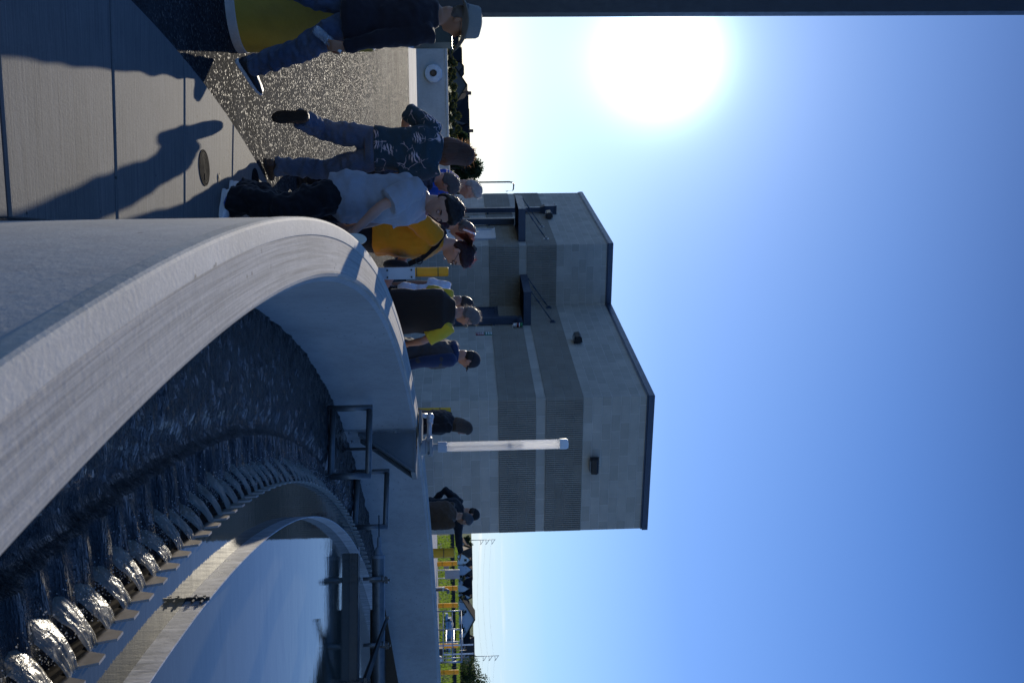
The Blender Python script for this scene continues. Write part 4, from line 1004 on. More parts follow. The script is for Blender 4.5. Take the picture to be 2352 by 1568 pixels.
        if strands:
            sm_ = MB(); rng = random.Random(seed)
            for _ in range(strands):
                d = Vector((rng.gauss(0, 1), rng.gauss(0, 1), rng.gauss(.3, 1))).normalized()
                if inhair(d) < .8: continue
                p = hp_(d); nrm = Vector((d.x, d.y, d.z)); ln = rng.uniform(.015, .04) * (1.5 if kind == 'long' else 1)
                t = (nrm * .55 + Vector((-.3, 0, -.55 if kind == 'long' else .25)) + Vector((rng.gauss(0, .4), rng.gauss(0, .4), rng.gauss(0, .4)))).normalized(); sdv = t.cross(nrm)
                if sdv.length < 1e-3: continue
                sdv = sdv.normalized() * .0016
                a0, a1, a2 = p - nrm * .004, p + t * ln * .55 + nrm * .002, p + t * ln - Vector((0, 0, .004))
                sm_.add([TH_(a0 - sdv), TH_(a0 + sdv), TH_(a1 + sdv * .7), TH_(a1 - sdv * .7), TH_(a2)], [(0, 1, 2, 3), (3, 2, 4)])
            ob('stray_hairs', sm_, hm, ho)
    return info
def facial(i, brow, eye=True):
    """eyes, brows and lips for a face near enough to read"""
    TH, hs = i['TH'], i['hs']
    for q in (1, -1):
        mb = MB(); c = Vector((.0735, q * .033, .003)) * hs; mb.ellip(TH(c), (.0112 * hs,) * 3, 14, 10, i['RH']); e = ob('eye', mb, flat('eye_white', (.13, .085, .07), .5), i['root'], True)
        mb = MB(); mb.ellip(TH(c + Vector((.0085, 0, -.003)) * hs), (.0045 * hs, .0062 * hs, .0062 * hs), 12, 8, i['RH']); ob('iris', mb, flat('eye_dark', (.02, .013, .01), .2), e, True)
        mb = MB(); mb.rings([[TH(c + Vector((.0135 * math.cos(a) * math.cos(b), .0135 * math.sin(a), .0135 * math.cos(a) * math.sin(b))) * hs) for a in [(-70 + 140 * j / 8) * math.pi / 180 for j in range(9)]] for b in [(-12 + 18 * k) * math.pi / 180 for k in range(6)]], cap=False, closed=False); ob('eyelid', mb, i['body'].data.materials[0], i['root'], True)
        mb = MB(); mb.tube([TH(Vector((.0915 - abs(t) * .012 - .006 * (t + 1), q * (.034 + .017 * t), .027 + .004 * (1 - t * t))) * hs) for t in (-1, -.4, .3, 1)], [.003, .0045, .004, .002], 8); ob('eyebrow', mb, brow, i['root'], True)
    mb = MB(); 
    for z, h in ((-.0668, .0035), (-.0782, .0042)): mb.ellip(TH(Vector((.0945, 0, z)) * hs), (.008 * hs, .019 * hs, h * hs), 14, 8, i['RH'])
    ob('lips', mb, flat('lip_tone', (.36, .15, .12), .45), i['root'], True)
def capmesh(i, mat, th=.012, low=.012, bill=True, back=False):
    hs, TH = i['hs'], i['TH']
    def f(d):
        p = head_pt(d, 1); m = sm(low - .01, low + .004, p.z + p.x * .10); k = Vector((p.x, p.y, p.z * .8)).normalized()
        return (p + k * (-.01 + m * (.01 + th))) * hs
    mb = MB(); mb.rings([[TH(p) for p in r] for r in head_grid(f)]); c = put('cap', remesh(mb, 'cap', .006, 2), mat, i['root'], True)
    mb = MB(); mb.ellip(TH(Vector((.018, 0, .128)) * hs), (.008, .008, .004), 8, 6); ob('top_button', mb, mat, c, True)
    if bill:
        mb = MB(); sgn = -1 if back else 1; rs = []
        for k in range(9):
            t = -1 + k / 4; y = t * .068; x0 = .070 * math.sqrt(max(.05, 1 - .6 * t * t)); x1 = x0 + .075 * math.sqrt(max(0, 1 - t * t)) + .006; zz = low + .012 - .018 * t * t
            rs.append([TH(Vector((sgn * x, y, z)) * hs) for x, z in ((x0, zz), (x1, zz - .014), (x1, zz - .018), (x0, zz - .005))])
        mb.rings(rs); ob('bill', mb, mat, c, True)
    return c
def glasses(i, dark=False):
    TH, hs = i['TH'], i['hs']; mb = MB()
    for q in (1, -1):
        pts = [TH(Vector((.100 - abs(math.cos(a)) * .004, q * (.034 + .024 * math.cos(a)), .002 + .017 * math.sin(a))) * hs) for a in [2 * math.pi * k / 16 for k in range(17)]]; mb.tube(pts, .0016, 6)
        mb.tube([TH(Vector((.096, q * .058, .008)) * hs), TH(Vector((.0, q * .084, .008)) * hs), TH(Vector((-.02, q * .082, -.01)) * hs)], .0018, 6)
    mb.tube([TH(Vector((.101, .012, .006)) * hs), TH(Vector((.101, -.012, .006)) * hs)], .0018, 6)
    g = ob('glasses', mb, BLACKM, i['root'], True)
    if dark:
        mb = MB()
        for q in (1, -1): mb.ellip(TH(Vector((.099, q * .034, .002)) * hs), (.002, .023, .016), 14, 6, i['RH'])
        ob('lens', mb, flat('shade_lens', (.01, .01, .012), .06), g, True)

DENIM = mk_fabric('denim', (.05, .075, .13), .25, 260, .010, .1, pat_denim)
DENIM2 = mk_fabric('pale_denim', (.07, .105, .17), .25, 260, .010, .1, pat_denim)
BLACKF = mk_fabric('black_cloth', (.010, .010, .012), .2, 260, .012)
HAIR_BR = mk_hair('brown_hair', (.10, .06, .036), (.34, .19, .10)); HAIR_DK = mk_hair('dark_hair', (.016, .011, .009), (.07, .04, .025))
HAIR_GR = mk_hair('grey_hair', (.20, .19, .18), (.5, .47, .43)); HAIR_WH = mk_hair('white_hair', (.48, .47, .45), (.75, .72, .68)); HAIR_RED = mk_hair('red_hair', (.035, .012, .008), (.32, .095, .03))
HAIR_SP = mk_hair('salt_pepper_hair', (.10, .10, .10), (.35, .33, .31))
SHOE_D = flat('dark_shoe', (.018, .02, .026), .55, bump=.001); SOLE_W = flat('white_sole', (.55, .54, .52), .6); SHOE_B = flat('brown_boot', (.05, .032, .022), .6, bump=.001); SHOE_W = flat('white_leather', (.60, .60, .60), .5)
FAIR, TAN, PALE = (.42, .22, .145), (.36, .19, .11), (.44, .245, .17)

# man with the hat, walking off to the right
hm = person((-2.20, 6.2), 60, 1.71, 'man in dark shirt and grey brimmed hat striding by the yellow pole base', TAN, 1.12, lean=3,
    feet=[(-.40, .13, 5, .12, 38), (.43, -.05, -22, .034, -27)], hands=[dict(w=(.10, .27, .80)), dict(w=(.06, -.27, .77), fdir=(-.1, -.05, -1), curl=1.0, palm=(.3, 1, 0))],
    head=(-38, 6, 0), shirt=mk_fabric('dark_plum_cloth', (.018, .014, .018), .2), sleeve='long', hem=-.075, loose=.022, trousers=DENIM, baggy=.022, shoes=SHOE_D, sole=SOLE_W, hair=('short', HAIR_GR, .006), vox=.008)
def hat(i):
    hs, TH = i['hs'], i['TH']; mat = mk_fabric('hat_canvas', (.23, .23, .205), .12, 240, .003)
    mb = MB(); n = 40; rs = []
    for r, z in ((.088, .02), (.102, .035), (.099, .075), (.094, .12), (.084, .150), (.05, .156), (.01, .152)):
        rs.append([TH(Vector(((r * 1.12) * math.cos(t) - .006, r * .98 * math.sin(t), z - (.012 * math.cos(t * 1) ** 2 if z > .14 else 0))) * hs) for t in (2 * math.pi * j / n for j in range(n))])
    mb.rings(rs); h = ob('hat', mb, mat, i['root'], 50.0)
    mb = MB(); rs = []
    for r, dz in ((.095, .034), (.135, .024), (.185, .012), (.192, .008), (.185, .004), (.135, .018), (.095, .028)):
        rs.append([TH(Vector((r * 1.08 * math.cos(t) - .004, r * math.sin(t), dz + (.030 * (r - .095) / .077) * (abs(math.sin(t)) ** 2 * 1.6 - .9 * math.cos(t) ** 2))) * hs) for t in (2 * math.pi * j / n for j in range(n))])
    mb.rings(rs, cap=False); ob('brim', mb, mat, h, True)
    mb = MB(); rs = [[TH(Vector(((r * 1.12) * math.cos(t) - .006, r * .98 * math.sin(t), z)) * hs) for t in (2 * math.pi * j / n for j in range(n))] for r, z in ((.1035, .036), (.1035, .056), (.1, .056))]
    mb.rings(rs, cap=False); ob('hat_band', mb, flat('hat_band_grey', (.09, .10, .10), .8), h, True)
hat(hm); glasses(hm)
sh, el, wr, hd = hm['arms'][1]
hw = hm['root'].matrix_basis if False else Matrix.Translation((-2.20, 6.2, 0)) @ Matrix.Rotation(R_(60), 4, 'Z')
hp = hw @ (wr + Vector((.0, .015, -.085)))
ax = Vector((-.62, -.10, -.72)).normalized()
bt = thing('water_bottle', 'crumpled clear plastic water bottle held by the hat wearing man', 'bottle', hp)
BOT = NB('bottle_plastic'); nn = BOT.noise(BOT.coord(), 45, 3); BOT.set(Base_Color=(.75, .85, .92), Roughness=.08, IOR=1.4, Transmission_Weight=.75, Normal=BOT.bump(nn, .006))
mb = MB(); mb.lathe([(.012, -.05), (.013, -.03), (.028, -.005), (.031, .02), (.029, .03), (.032, .045), (.029, .06), (.032, .075), (.030, .09), (.033, .12), (.031, .145), (.025, .155), (.006, .15)], (0, 0, 0), 22, ax); ob('bottle_body', mb, BOT.m, bt, True)
mb = MB(); mb.lathe([(.0145, -.068), (.0145, -.048), (.004, -.048)], (0, 0, 0), 16, ax); ob('cap', mb, WHITE, bt, 35.0)

fw = person((-1.58, 7.55), 80, 1.69, 'woman in dark floral blouse and jeans stepping away with one boot raised', FAIR, .98, lean=2,
    feet=[(-.43, .08, 8, .295, 78), (.11, -.10, -8, 0, 0)], hands=[dict(w=(.24, .17, 1.13), pole=(-.25, 1, -.5)), dict(w=(.10, -.27, .84))], head=(-25, 22, 0),
    shirt=mk_fabric('floral_cloth', (.024, .048, .062), .15, 260, .008, .1, pat_floral), sleeve='elbow', hem=-.005, loose=.020, trousers=DENIM2, baggy=.020, shoes=SHOE_B, sole=flat('dark_sole', (.03, .024, .018), .8), hair=('long', HAIR_BR, .016, .05, .17), vox=.008, strands=500)
bo = person((-1.0, 6.36), -18, 1.585, 'boy in pale grey T-shirt, baggy black trousers and white sneakers looking down', PALE, 1.0, depth=1.16, lean=5,
    feet=[(-.10, .085, -4, 0, 0), (.05, -.085, -10, 0, 0)], hands=[dict(w=(.16, .20, .86), pole=(-.5, 1, -.6)), dict(w=(.33, -.14, .97), pole=(-.15, -1, -.55))], head=(-26, 31, 0),
    shirt=mk_fabric('grey_jersey', (.29, .30, .325), .10, 300, .008, .2), sleeve='short', hem=-.155, loose=.034, trousers=BLACKF, baggy=.045, shoes=SHOE_W, sole=SOLE_W, hair=('short', HAIR_DK, .021, .050), vox=.008, strands=260, headsc=1.06)
facial(bo, HAIR_DK)
for hp, kn, an, ft in bo['legs']:                                     # blue curved stripe along each sneaker
    RF = Matrix.Rotation(R_(ft[2]), 3, 'Z'); b0 = Vector((an.x, an.y, 0)); mb = MB()
    top = [(-.085, .088), (-.05, .070), (.0, .052), (.05, .043), (.085, .045), (.105, .060)]; low = [(.105, .060), (.098, .034), (.06, .022), (.01, .030), (-.04, .052)]
    for q in (1, -1):
        pl = [b0 + RF @ Vector((x, q * (.0445 + .004 * gau(x, .08, .05)), z + .008)) * bo['s'] for x, z in top + low[1:]]; pr = [p - RF @ Vector((0, q * .02, 0)) for p in pl]; n = len(pl)
        mb.add(pl + pr, [tuple(range(n)), tuple(reversed(range(n, 2 * n)))] + [(k, (k + 1) % n, n + (k + 1) % n, n + k) for k in range(n)])
    s_ = [c for c in bo['root'].children if c.name.startswith('shoe')]
    ob('blue_stripe', mb, flat('stripe_blue', (.02, .07, .30), .5), s_[0 if hp is bo['legs'][0][0] else 1])
person((-1.70, 9.25), 45, 1.545, 'grey curly haired person in dark plaid coat mostly hidden behind the boy', FAIR, 1.0, lean=8, head=(-10, 30, 0),
    shirt=mk_fabric('slate_plaid', (.035, .045, .07), .15, 260, .006, .1, pat_plaid), sleeve='long', hem=-.10, loose=.02, trousers=BLACKF, baggy=.015, shoes=SHOE_D, sole=SHOE_D, hair=('short', HAIR_SP, .026), vox=.010, strands=500)
bl = person((-1.80, 10.3), 2, 1.80, 'white haired man in bright blue shirt seen in profile before the building', FAIR, 1.1, lean=6, head=(-2, 16, 0),
    shirt=mk_fabric('royal_blue_cloth', (.012, .06, .33), .1), sleeve='short', hem=-.08, trousers=DENIM, shoes=SHOE_D, sole=SHOE_D, hair=('short', HAIR_WH, .015, .055), vox=.010, strands=320)
mr = person((-1.26, 9.1), 12, 1.72, 'man in dark maroon plaid shirt leaning forward behind the orange shirted woman', FAIR, 1.15, lean=12, head=(-10, 20, 0), neckfwd=.15,
    shirt=mk_fabric('maroon_plaid', (.045, .010, .016), .15, 260, .008, .1, pat_plaid), sleeve='long', hem=-.08, loose=.02, trousers=BLACKF, shoes=SHOE_D, sole=SHOE_D, hair=('short', HAIR_SP, .010), vox=.010)
mb = MB(); 
for q in (1, -1): mb.tube([mr['TH'](Vector((-.01, q * .080, -.01))), mr['TH'](Vector((-.01, q * .104, -.01)))], .036, 14)
h = ob('headphones', mb, BLACKM, mr['root'], 40.0)
mb = MB(); mb.tube([mr['TH'](Vector((-.005, .100 * math.cos(a), .128 * math.sin(a)))) for a in [math.pi * k / 14 for k in range(15)]], (.010), 8); ob('headband', mb, WHITE, h, True)
rw = person((-.88, 7.5), -2, 1.69, 'red haired woman in orange T-shirt bending to look over the rim', PALE, 1.2, depth=1.28, lean=10, head=(0, 33, 0), neckfwd=.1,
    hands=[dict(w=(.34, .16, 1.02), pole=(-.1, .6, -1)), dict(w=(-.13, -.10, 1.02), pole=(-.7, -1, -.1))],
    shirt=mk_fabric('orange_cloth', (.54, .20, .007), .12, 260, .008, .2), sleeve='short', hem=-.02, loose=.022, trousers=BLACKF, baggy=.02, shoes=SHOE_D, sole=SOLE_W, hair=('short', mk_hair('auburn_hair', (.022, .008, .007), (.30, .05, .02)), .017, .055), vox=.008, strands=200)
facial(rw, HAIR_BR)
def tail(i):
    TH, hs = i['TH'], i['hs']; mb = MB(); p = [Vector((-.095, 0, .055)), Vector((-.135, 0, .035)), Vector((-.150, 0, -.03)), Vector((-.135, 0, -.10))]
    mb.tube([TH(v * hs) for v in p], [.018, .026, .030, .012], 12, True); mb.ellip(TH(Vector((-.07, 0, .075)) * hs), (.05, .045, .04), 14, 8)
    h = put('ponytail', remesh(mb, 'ponytail', .006, 1), HAIR_RED, i['root'], True)
    mb = MB(); rng = random.Random(3)
    for _ in range(420):
        a0 = Vector((-.12, 0, .04)) + Vector((rng.gauss(0, .018), rng.gauss(0, .022), rng.gauss(0, .018))); t = Vector((-.35 - rng.random() * .5, rng.gauss(0, .5), -.75 + rng.gauss(0, .35))).normalized(); ln = rng.uniform(.07, .15)
        w = Vector((0, .0022, 0)) if abs(t.y) < .7 else Vector((.0022, 0, 0)); a1 = a0 + t * ln * .5 + Vector((-.01, 0, .0)); a2 = a0 + t * ln - Vector((0, 0, .03))
        mb.add([TH((a0 - w) * hs), TH((a0 + w) * hs), TH((a1 + w * .7) * hs), TH((a1 - w * .7) * hs), TH(a2 * hs)], [(0, 1, 2, 3), (3, 2, 4)])
    ob('loose_strands', mb, HAIR_RED, h)
    mb = MB()
    for q in (-1, 1): mb.prism([(-.045, -.02), (.03, -.025), (.045, .0), (.03, .03), (-.03, .025)], .014, TH(Vector((-.088, q * .012 - .007, .088)) * hs), i['RH'] @ Vector((1, 0, 0)), i['RH'] @ Vector((0, 0, 1)), i['RH'] @ Vector((0, 1, 0)))
    bev(ob('hair_clip', mb, BLACKM, i['root']), .004)
tail(rw); glasses(rw)
RW = Matrix.Translation((-.88, 7.5, 0)) @ Matrix.Rotation(R_(-2), 4, 'Z')
sb = thing('shoulder_bag', 'black shoulder bag with ringed strap slung on the orange shirted woman', 'bag', (-.88, 7.5, 0), R_(-2))
sp, fr, s_ = rw['spine'], rw['frame'], rw['s']
P = lambda t, x, y: sp(t) + fr(t) @ Vector((x, y, 0))
mb = MB(); mb.tube([P(.50, -.13, -.02), P(.545, -.06, -.12), P(.50, .06, -.17), P(.40, .175, -.16), P(.30, .23, -.12)], [(.006, .026)] * 5, 8, hint=(1, -.6, .3)); ob('strap', mb, BLACKF, sb, 40.0)
mb = MB(); c = P(.385, .195, -.155); mb.tube([c + Vector((.0, .02 * 0, 0)) + Vector((.026 * math.cos(a), -.008, .026 * math.sin(a))) for a in [2 * math.pi * k / 14 for k in range(15)]], .005, 8); ob('ring', mb, BLACKM, sb, True)
mb = MB(); mb.ellip(P(.20, .255, -.10), (.05, .12, .11), 20, 12, fr(.2)); ob('pouch', mb, BLACKF, sb, True)

vm = person((-.33, 9.6), 60, 1.735, 'grey haired man in dark brown vest over a yellow shirt, back turned', FAIR, 1.22, lean=5, head=(-32, 12, 0), hands=[dict(w=(.28, .20, 1.0), pole=(-.5, 1, -.6)), dict(w=(.28, -.22, .98), pole=(-.5, -1, -.6))],
    shirt=mk_fabric('mustard_cloth', (.60, .42, .03), .1), sleeve='short', hem=-.03, loose=.018, trousers=BLACKF, shoes=SHOE_D, sole=SHOE_D, hair=('short', HAIR_GR, .013), vox=.010, strands=420)
glasses(vm)
def vest(i, mat, girth, s):
    mb = MB(); n = 28; rs = []
    for t, w, d in ((-.10, .178, .135), (-.02, .180, .135), (.06, .176, .132), (.14, .168, .128), (.24, .176, .134), (.34, .184, .138), (.42, .182, .130), (.47, .158, .112), (.515, .12, .095), (.555, .085, .078)):
        fr = i['frame'](t); c = i['spine'](t) + fr @ Vector((-.006, 0, 0)); ring = []
        g = girth if t < .45 else 1 + (girth - 1) * .6
        for j in range(n):
            a = 2 * math.pi * j / n; ca, sa = math.cos(a), math.sin(a); ring.append(c + fr @ Vector((math.copysign(abs(ca) ** .8, ca) * (d * g * s + .024), math.copysign(abs(sa) ** .8, sa) * (w * g * s + .018), 0)))
        rs.append(ring)
    mb.rings(rs); put('vest', remesh(mb, 'vest', .011, 2, lambda p: .008 * noise.noise(p * 8)), mat, i['root'], True)
vest(vm, mk_fabric('brown_fleece', (.028, .020, .014), .2), 1.22, vm['s'])
person((-.52, 10.9), 62, 1.69, 'dark haired man in white T-shirt half hidden by the brown vest', (.30, .17, .11), 1.05, lean=6, head=(-8, 18, 0), shirt=mk_fabric('white_jersey', (.62, .64, .68), .06), sleeve='short', hem=-.10, loose=.02,
    trousers=BLACKF, shoes=SHOE_D, sole=SOLE_W, hair=('short', mk_hair('cropped_hair', (.05, .035, .028), (.1, .07, .05)), .003, .06), vox=.010)
cm_ = person((.10, 10.35), 22, 1.745, 'young man in dark cap and grey hooded top with blue sleeves', FAIR, 1.05, lean=5, head=(2, 16, 0), shirt=mk_fabric('grey_fleece', (.05, .052, .055), .12), sleeve='long', hem=-.10, loose=.02,
    trousers=DENIM, shoes=SHOE_D, sole=SHOE_D, hair=('short', HAIR_DK, .008), vox=.010, hood=False)
capmesh(cm_, mk_fabric('dark_cap', (.022, .022, .026), .12)); glasses(cm_, True)
def blue_bits(i):
    mat = mk_fabric('blue_fleece', (.018, .035, .085), .15); s = i['s']
    for sh, el, wr, hd in i['arms']:
        mb = MB(); mb.tube([sh + (el - sh) * .02, sh + (el - sh) * .4, el, el + (wr - el) * .5, wr], [.080 * s, .073 * s, .064 * s, .058 * s, .044 * s], 16, True); put('sleeve', remesh(mb, 'sleeve', .010, 2, lambda p: .007 * noise.noise(p * 9)), mat, i['root'], True)
    nb, fr = i['nb'], i['frame'](.5); mb = MB(); mb.tube([nb + fr @ Vector(v) for v in ((.03, .085, -.005), (-.06, .085, -.01), (-.105, .04, -.035), (-.105, -.04, -.035), (-.06, -.085, -.01), (.03, -.085, -.005))], [.03, .042, .05, .05, .042, .03], 12, True)
    put('hood', remesh(mb, 'hood', .010, 2), mat, i['root'], True)
blue_bits(cm_)
person((1.02, 12.25), 20, 1.645, 'woman with long light brown hair in a black top by a bollard', FAIR, 1.05, lean=6, head=(0, 22, 0), shirt=BLACKF, sleeve='long', hem=-.10, loose=.025, trousers=BLACKF, shoes=SHOE_D, sole=SHOE_D,
    hair=('long', mk_hair('light_brown_hair', (.10, .062, .035), (.2, .12, .06)), .013, .05, .16), vox=.011)
br = person((2.52, 13.7), 32, 1.625, 'grey haired man in brown jacket near the right end of the building', TAN, 1.2, lean=6, head=(-8, 18, 0), shirt=mk_fabric('brown_jacket', (.075, .042, .022), .15, 200, .012), sleeve='long', hem=-.12, loose=.032,
    trousers=BLACKF, shoes=SHOE_D, sole=SHOE_D, hair=('short', HAIR_SP, .013), vox=.011)
glasses(br)
pt = person((2.66, 14.75), 50, 1.74, 'person in black cap and black jacket pointing out to the right', TAN, 1.12, lean=4, head=(-42, 14, 0), twist=-14, hands=[dict(w=(.10, .24, 1.0), pole=(-.6, 1, .1)), dict(w=(.50, -.62, 1.43), pole=(-.3, 0, -1), point=True, curl=1.2, palm=(0, 0, -1))],
    shirt=mk_fabric('black_jacket', (.012, .014, .016), .2, 200, .01), sleeve='long', hem=-.12, loose=.026, trousers=BLACKF, shoes=SHOE_D, sole=SHOE_D, hair=('short', HAIR_DK, .008), vox=.011)
capmesh(pt, mk_fabric('black_cap', (.014, .014, .014), .12))

# ------------------------------------------------------------------ far side: rail, panel, pipes, houses, trees, poles
def place(px, Y, z=None):
    x = (px - 784) / FPX * Y; return Vector((x, Y, terrain_z(x, Y) if z is None else z))
pn = thing('electrical_enclosure', 'grey utility panel on two perforated posts beyond the pavement', 'enclosure', place(1314, 43.2), 0)
mb = MB(); mb.box((0, 0, .70), (.42, .10, .68)); bev(ob('panel', mb, flat('panel_grey', (.30, .33, .34), .5), pn), .01)
for x in (-.19, .19): mb = MB(); mb.box((x, .07, .35), (.04, .04, .75)); [mb.box((x, .048, .06 + .06 * k), (.014, .006, .03)) for k in range(5)]; ob('post', mb, STEEL, pn)
mb = MB(); mb.box((-.33, .06, .42), (.16, .12, .24)); bev(ob('junction_box', mb, flat('box_grey', (.22, .24, .24), .5), pn), .01)
gp = thing('vent_pipe', 'grey gooseneck vent pipe strapped to a short post before a bollard', 'pipe', place(1349, 40.5, -.02))
mb = MB(); mb.tube([(0, 0, 0), (0, 0, .50), (.03, -.02, .56), (.10, -.03, .57), (.14, -.03, .50)], .055, 12); ob('gooseneck', mb, flat('pipe_grey', (.12, .13, .14), .5), gp, True)
mb = MB(); mb.box((-.10, .0, .2), (.05, .05, .42)); mb.box((-.04, -.0, .34), (.16, .13, .05)); ob('strap_post', mb, STEEL, gp)
def rail(name, label, p0, p1, posts, h=1.07):
    t = thing(name, label, 'guard rail', p0, math.atan2(p1.y - p0.y, p1.x - p0.x), 'galvanised rails past the pavement'); L = (p1 - p0).length
    for z in (h, h * .62, h * .25): mb = MB(); mb.tube([(0, 0, z), (L, 0, z)], .024, 8); ob('rail', mb, STEEL, t, True)
    for x in posts: mb = MB(); mb.tube([(x * L, 0, 0), (x * L, 0, h)], .026, 8); ob('post', mb, STEEL, t, True)
rail('guard_rail', 'front galvanised guard rail with three rails near the right edge', place(1398, 41.5, 0), place(1514, 40.0, 0), (0, .37, .62, .93, 1))
rail('guard_rail', 'second galvanised guard rail running behind the front one', place(1441, 46, 0), place(1516, 44.0, 0), (0, .5, 1), 1.02)
for px, lab in ((1476.5, 'left of two thin pale gate posts standing above the guard rail'), (1497, 'right of two thin pale gate posts standing above the guard rail')):
    t = thing('gate_post', lab, 'post', place(px, 42.5, 0), group='pale gate posts')
    mb = MB(); mb.tube([(0, 0, 0), (0, 0, 1.55)], .035, 8); mb.box((0, 0, .01), (.16, .16, .02)); mb.ellip((0, 0, 1.55), (.045, .045, .03), 8, 6); ob('shaft', mb, WHITE, t, 40.0)
t = thing('valve_stand', 'thin black rod on a dark block between the two gate posts', 'valve stand', place(1489, 42, 0))
mb = MB(); mb.tube([(0, 0, .1), (.01, 0, .8), (0, 0, 1.28)], .02, 8); ob('rod', mb, BLACKM, t, True); mb = MB(); mb.box((0, 0, .12), (.30, .25, .24)); mb.tube([(0, 0, .2), (0, 0, .34)], .06, 10); ob('block', mb, BLACKM, t)
for i, (px, Y, lab) in enumerate(((1440, 52, 'pale blue plastic pipe bundle lying on the far grass'), (1452, 56, 'shorter pale blue pipe bundle behind the first one'))):
    t = thing('pipe_bundle', lab, 'pipes', place(px, Y), R_(4), 'pale blue pipe bundles on the grass'); mb = MB()
    for k, (y, z) in enumerate(((-.2, .12), (0, .12), (.2, .12), (-.1, .29), (.1, .29))): mb.tube([(-1.0 + .1 * k, y, z), (1.0 - .12 * i * k, y, z)], .1, 12)
    ob('pipe_stack', mb, flat('pale_blue_pvc', (.25, .36, .45), .4), t, 40.0)
    mb = MB()
    for x in (-.6, .5): mb.box((x, 0, .2), (.04, .62, .44))
    ob('cradle', mb, BLACKM, t)
t = thing('rubble_sack', 'small white sack on the pavement edge right of the gate posts', 'sack', place(1508, 40.5, 0)); mb = MB(); mb.ellip((0, 0, .1), (.16, .12, .12), 14, 8); ob('sack', mb, WHITE, t, True)
mb = MB(); mb.tube([(.05, 0, .2), (.07, 0, .27)], [.05, .02], 8); ob('tied_neck', mb, WHITE, t, True)
# silt fence: dark fabric on stakes
sf = thing('silt_fence', 'low black silt fence running across the green field', 'fence', (0, 0, 0)); mb = MB(); st_ = MB(); pts = [(4.5, 71), (12, 70), (20, 68.5), (29, 66.5), (40, 64)]
for a, b in zip(pts, pts[1:]):
    a = Vector((*a, -.06)); b = Vector((*b, -.06)); d = b - a; mb.box((a + b) / 2 + Vector((0, 0, .17)), (d.length + .02, .03, .36), math.atan2(d.y, d.x))
    for k in range(5): p = a + d * (k / 5); st_.box(p + Vector((0, -.05, .22)), (.05, .05, .52))
ob('fabric', mb, flat('silt_black', (.012, .013, .016), .7), sf); ob('stakes', st_, flat('stake_wood', (.12, .09, .06), .8), sf)
def tufts():
    rng = random.Random(11); mb = MB()
    for _ in range(9000):
        Y = rng.uniform(44, 100); px = rng.uniform(1225, 1640); x = (px - 784) / FPX * Y; z = terrain_z(x, Y); h = rng.uniform(.05, .16) * (1.5 if Y > 68 else 1); w = rng.uniform(.03, .09); a = rng.uniform(0, 3.1); dx, dy = math.cos(a) * w, math.sin(a) * w; lx, ly = rng.gauss(0, .05), rng.gauss(0, .05)
        mb.add([(x - dx, Y - dy, z - .02), (x + dx, Y + dy, z - .02), (x + lx, Y + ly, z + h)], [(0, 1, 2)])
    b = NB('grass_blades'); b.set(Base_Color=b.mix(b.ramp(b.noise(b.coord(), .6, 3), 0, 1), (.05, .10, .012), (.12, .16, .03)), Roughness=.8, Specular_IOR_Level=.1)
    tr = b.n('ShaderNodeBsdfTranslucent'); tr.inputs['Color'].default_value = (.16, .24, .03, 1); mx = b.n('ShaderNodeMixShader'); mx.inputs[0].default_value = .5; b.l(b.b.outputs[0], mx.inputs[1]); b.l(tr.outputs[0], mx.inputs[2]); b.l(mx.outputs[0], b.out.inputs[0])
    ob('grass', mb, b.m, kind='stuff', label='sunlit green grass tufts over the far field')
tufts()
# houses
def mk_wrap():
    b = NB('house_wrap'); v = b.coord(); x = b.n('ShaderNodeSeparateXYZ'); b.l(v, x.inputs[0])
    br = b.n('ShaderNodeTexVoronoi'); br.inputs['Scale'].default_value = .9; br.inputs['Randomness'].default_value = .25; b.l(v, br.inputs['Vector'])
    b.set(Base_Color=b.mix(b.ramp(br.outputs['Distance'], 1, 0, .2, .26), (.50, .55, .62), (.20, .24, .32)), Roughness=.6)
    return b.m
WRAP = mk_wrap(); SIDING = flat('beige_siding', (.24, .20, .16), .8, vs=.5); BROWNW = flat('brown_wall', (.12, .085, .06), .85, vs=.4); SHING = flat('dark_shingle', (.022, .021, .02), 1., spec=.03, vs=1.2); BRSH = flat('brown_shingle', (.085, .06, .045), 1., spec=.03, vs=1.); TRIM = WHITE; GLASS = MATS['dark_glass']; BRICK = flat('red_brown_brick', (.15, .075, .05), .85, vs=1.)
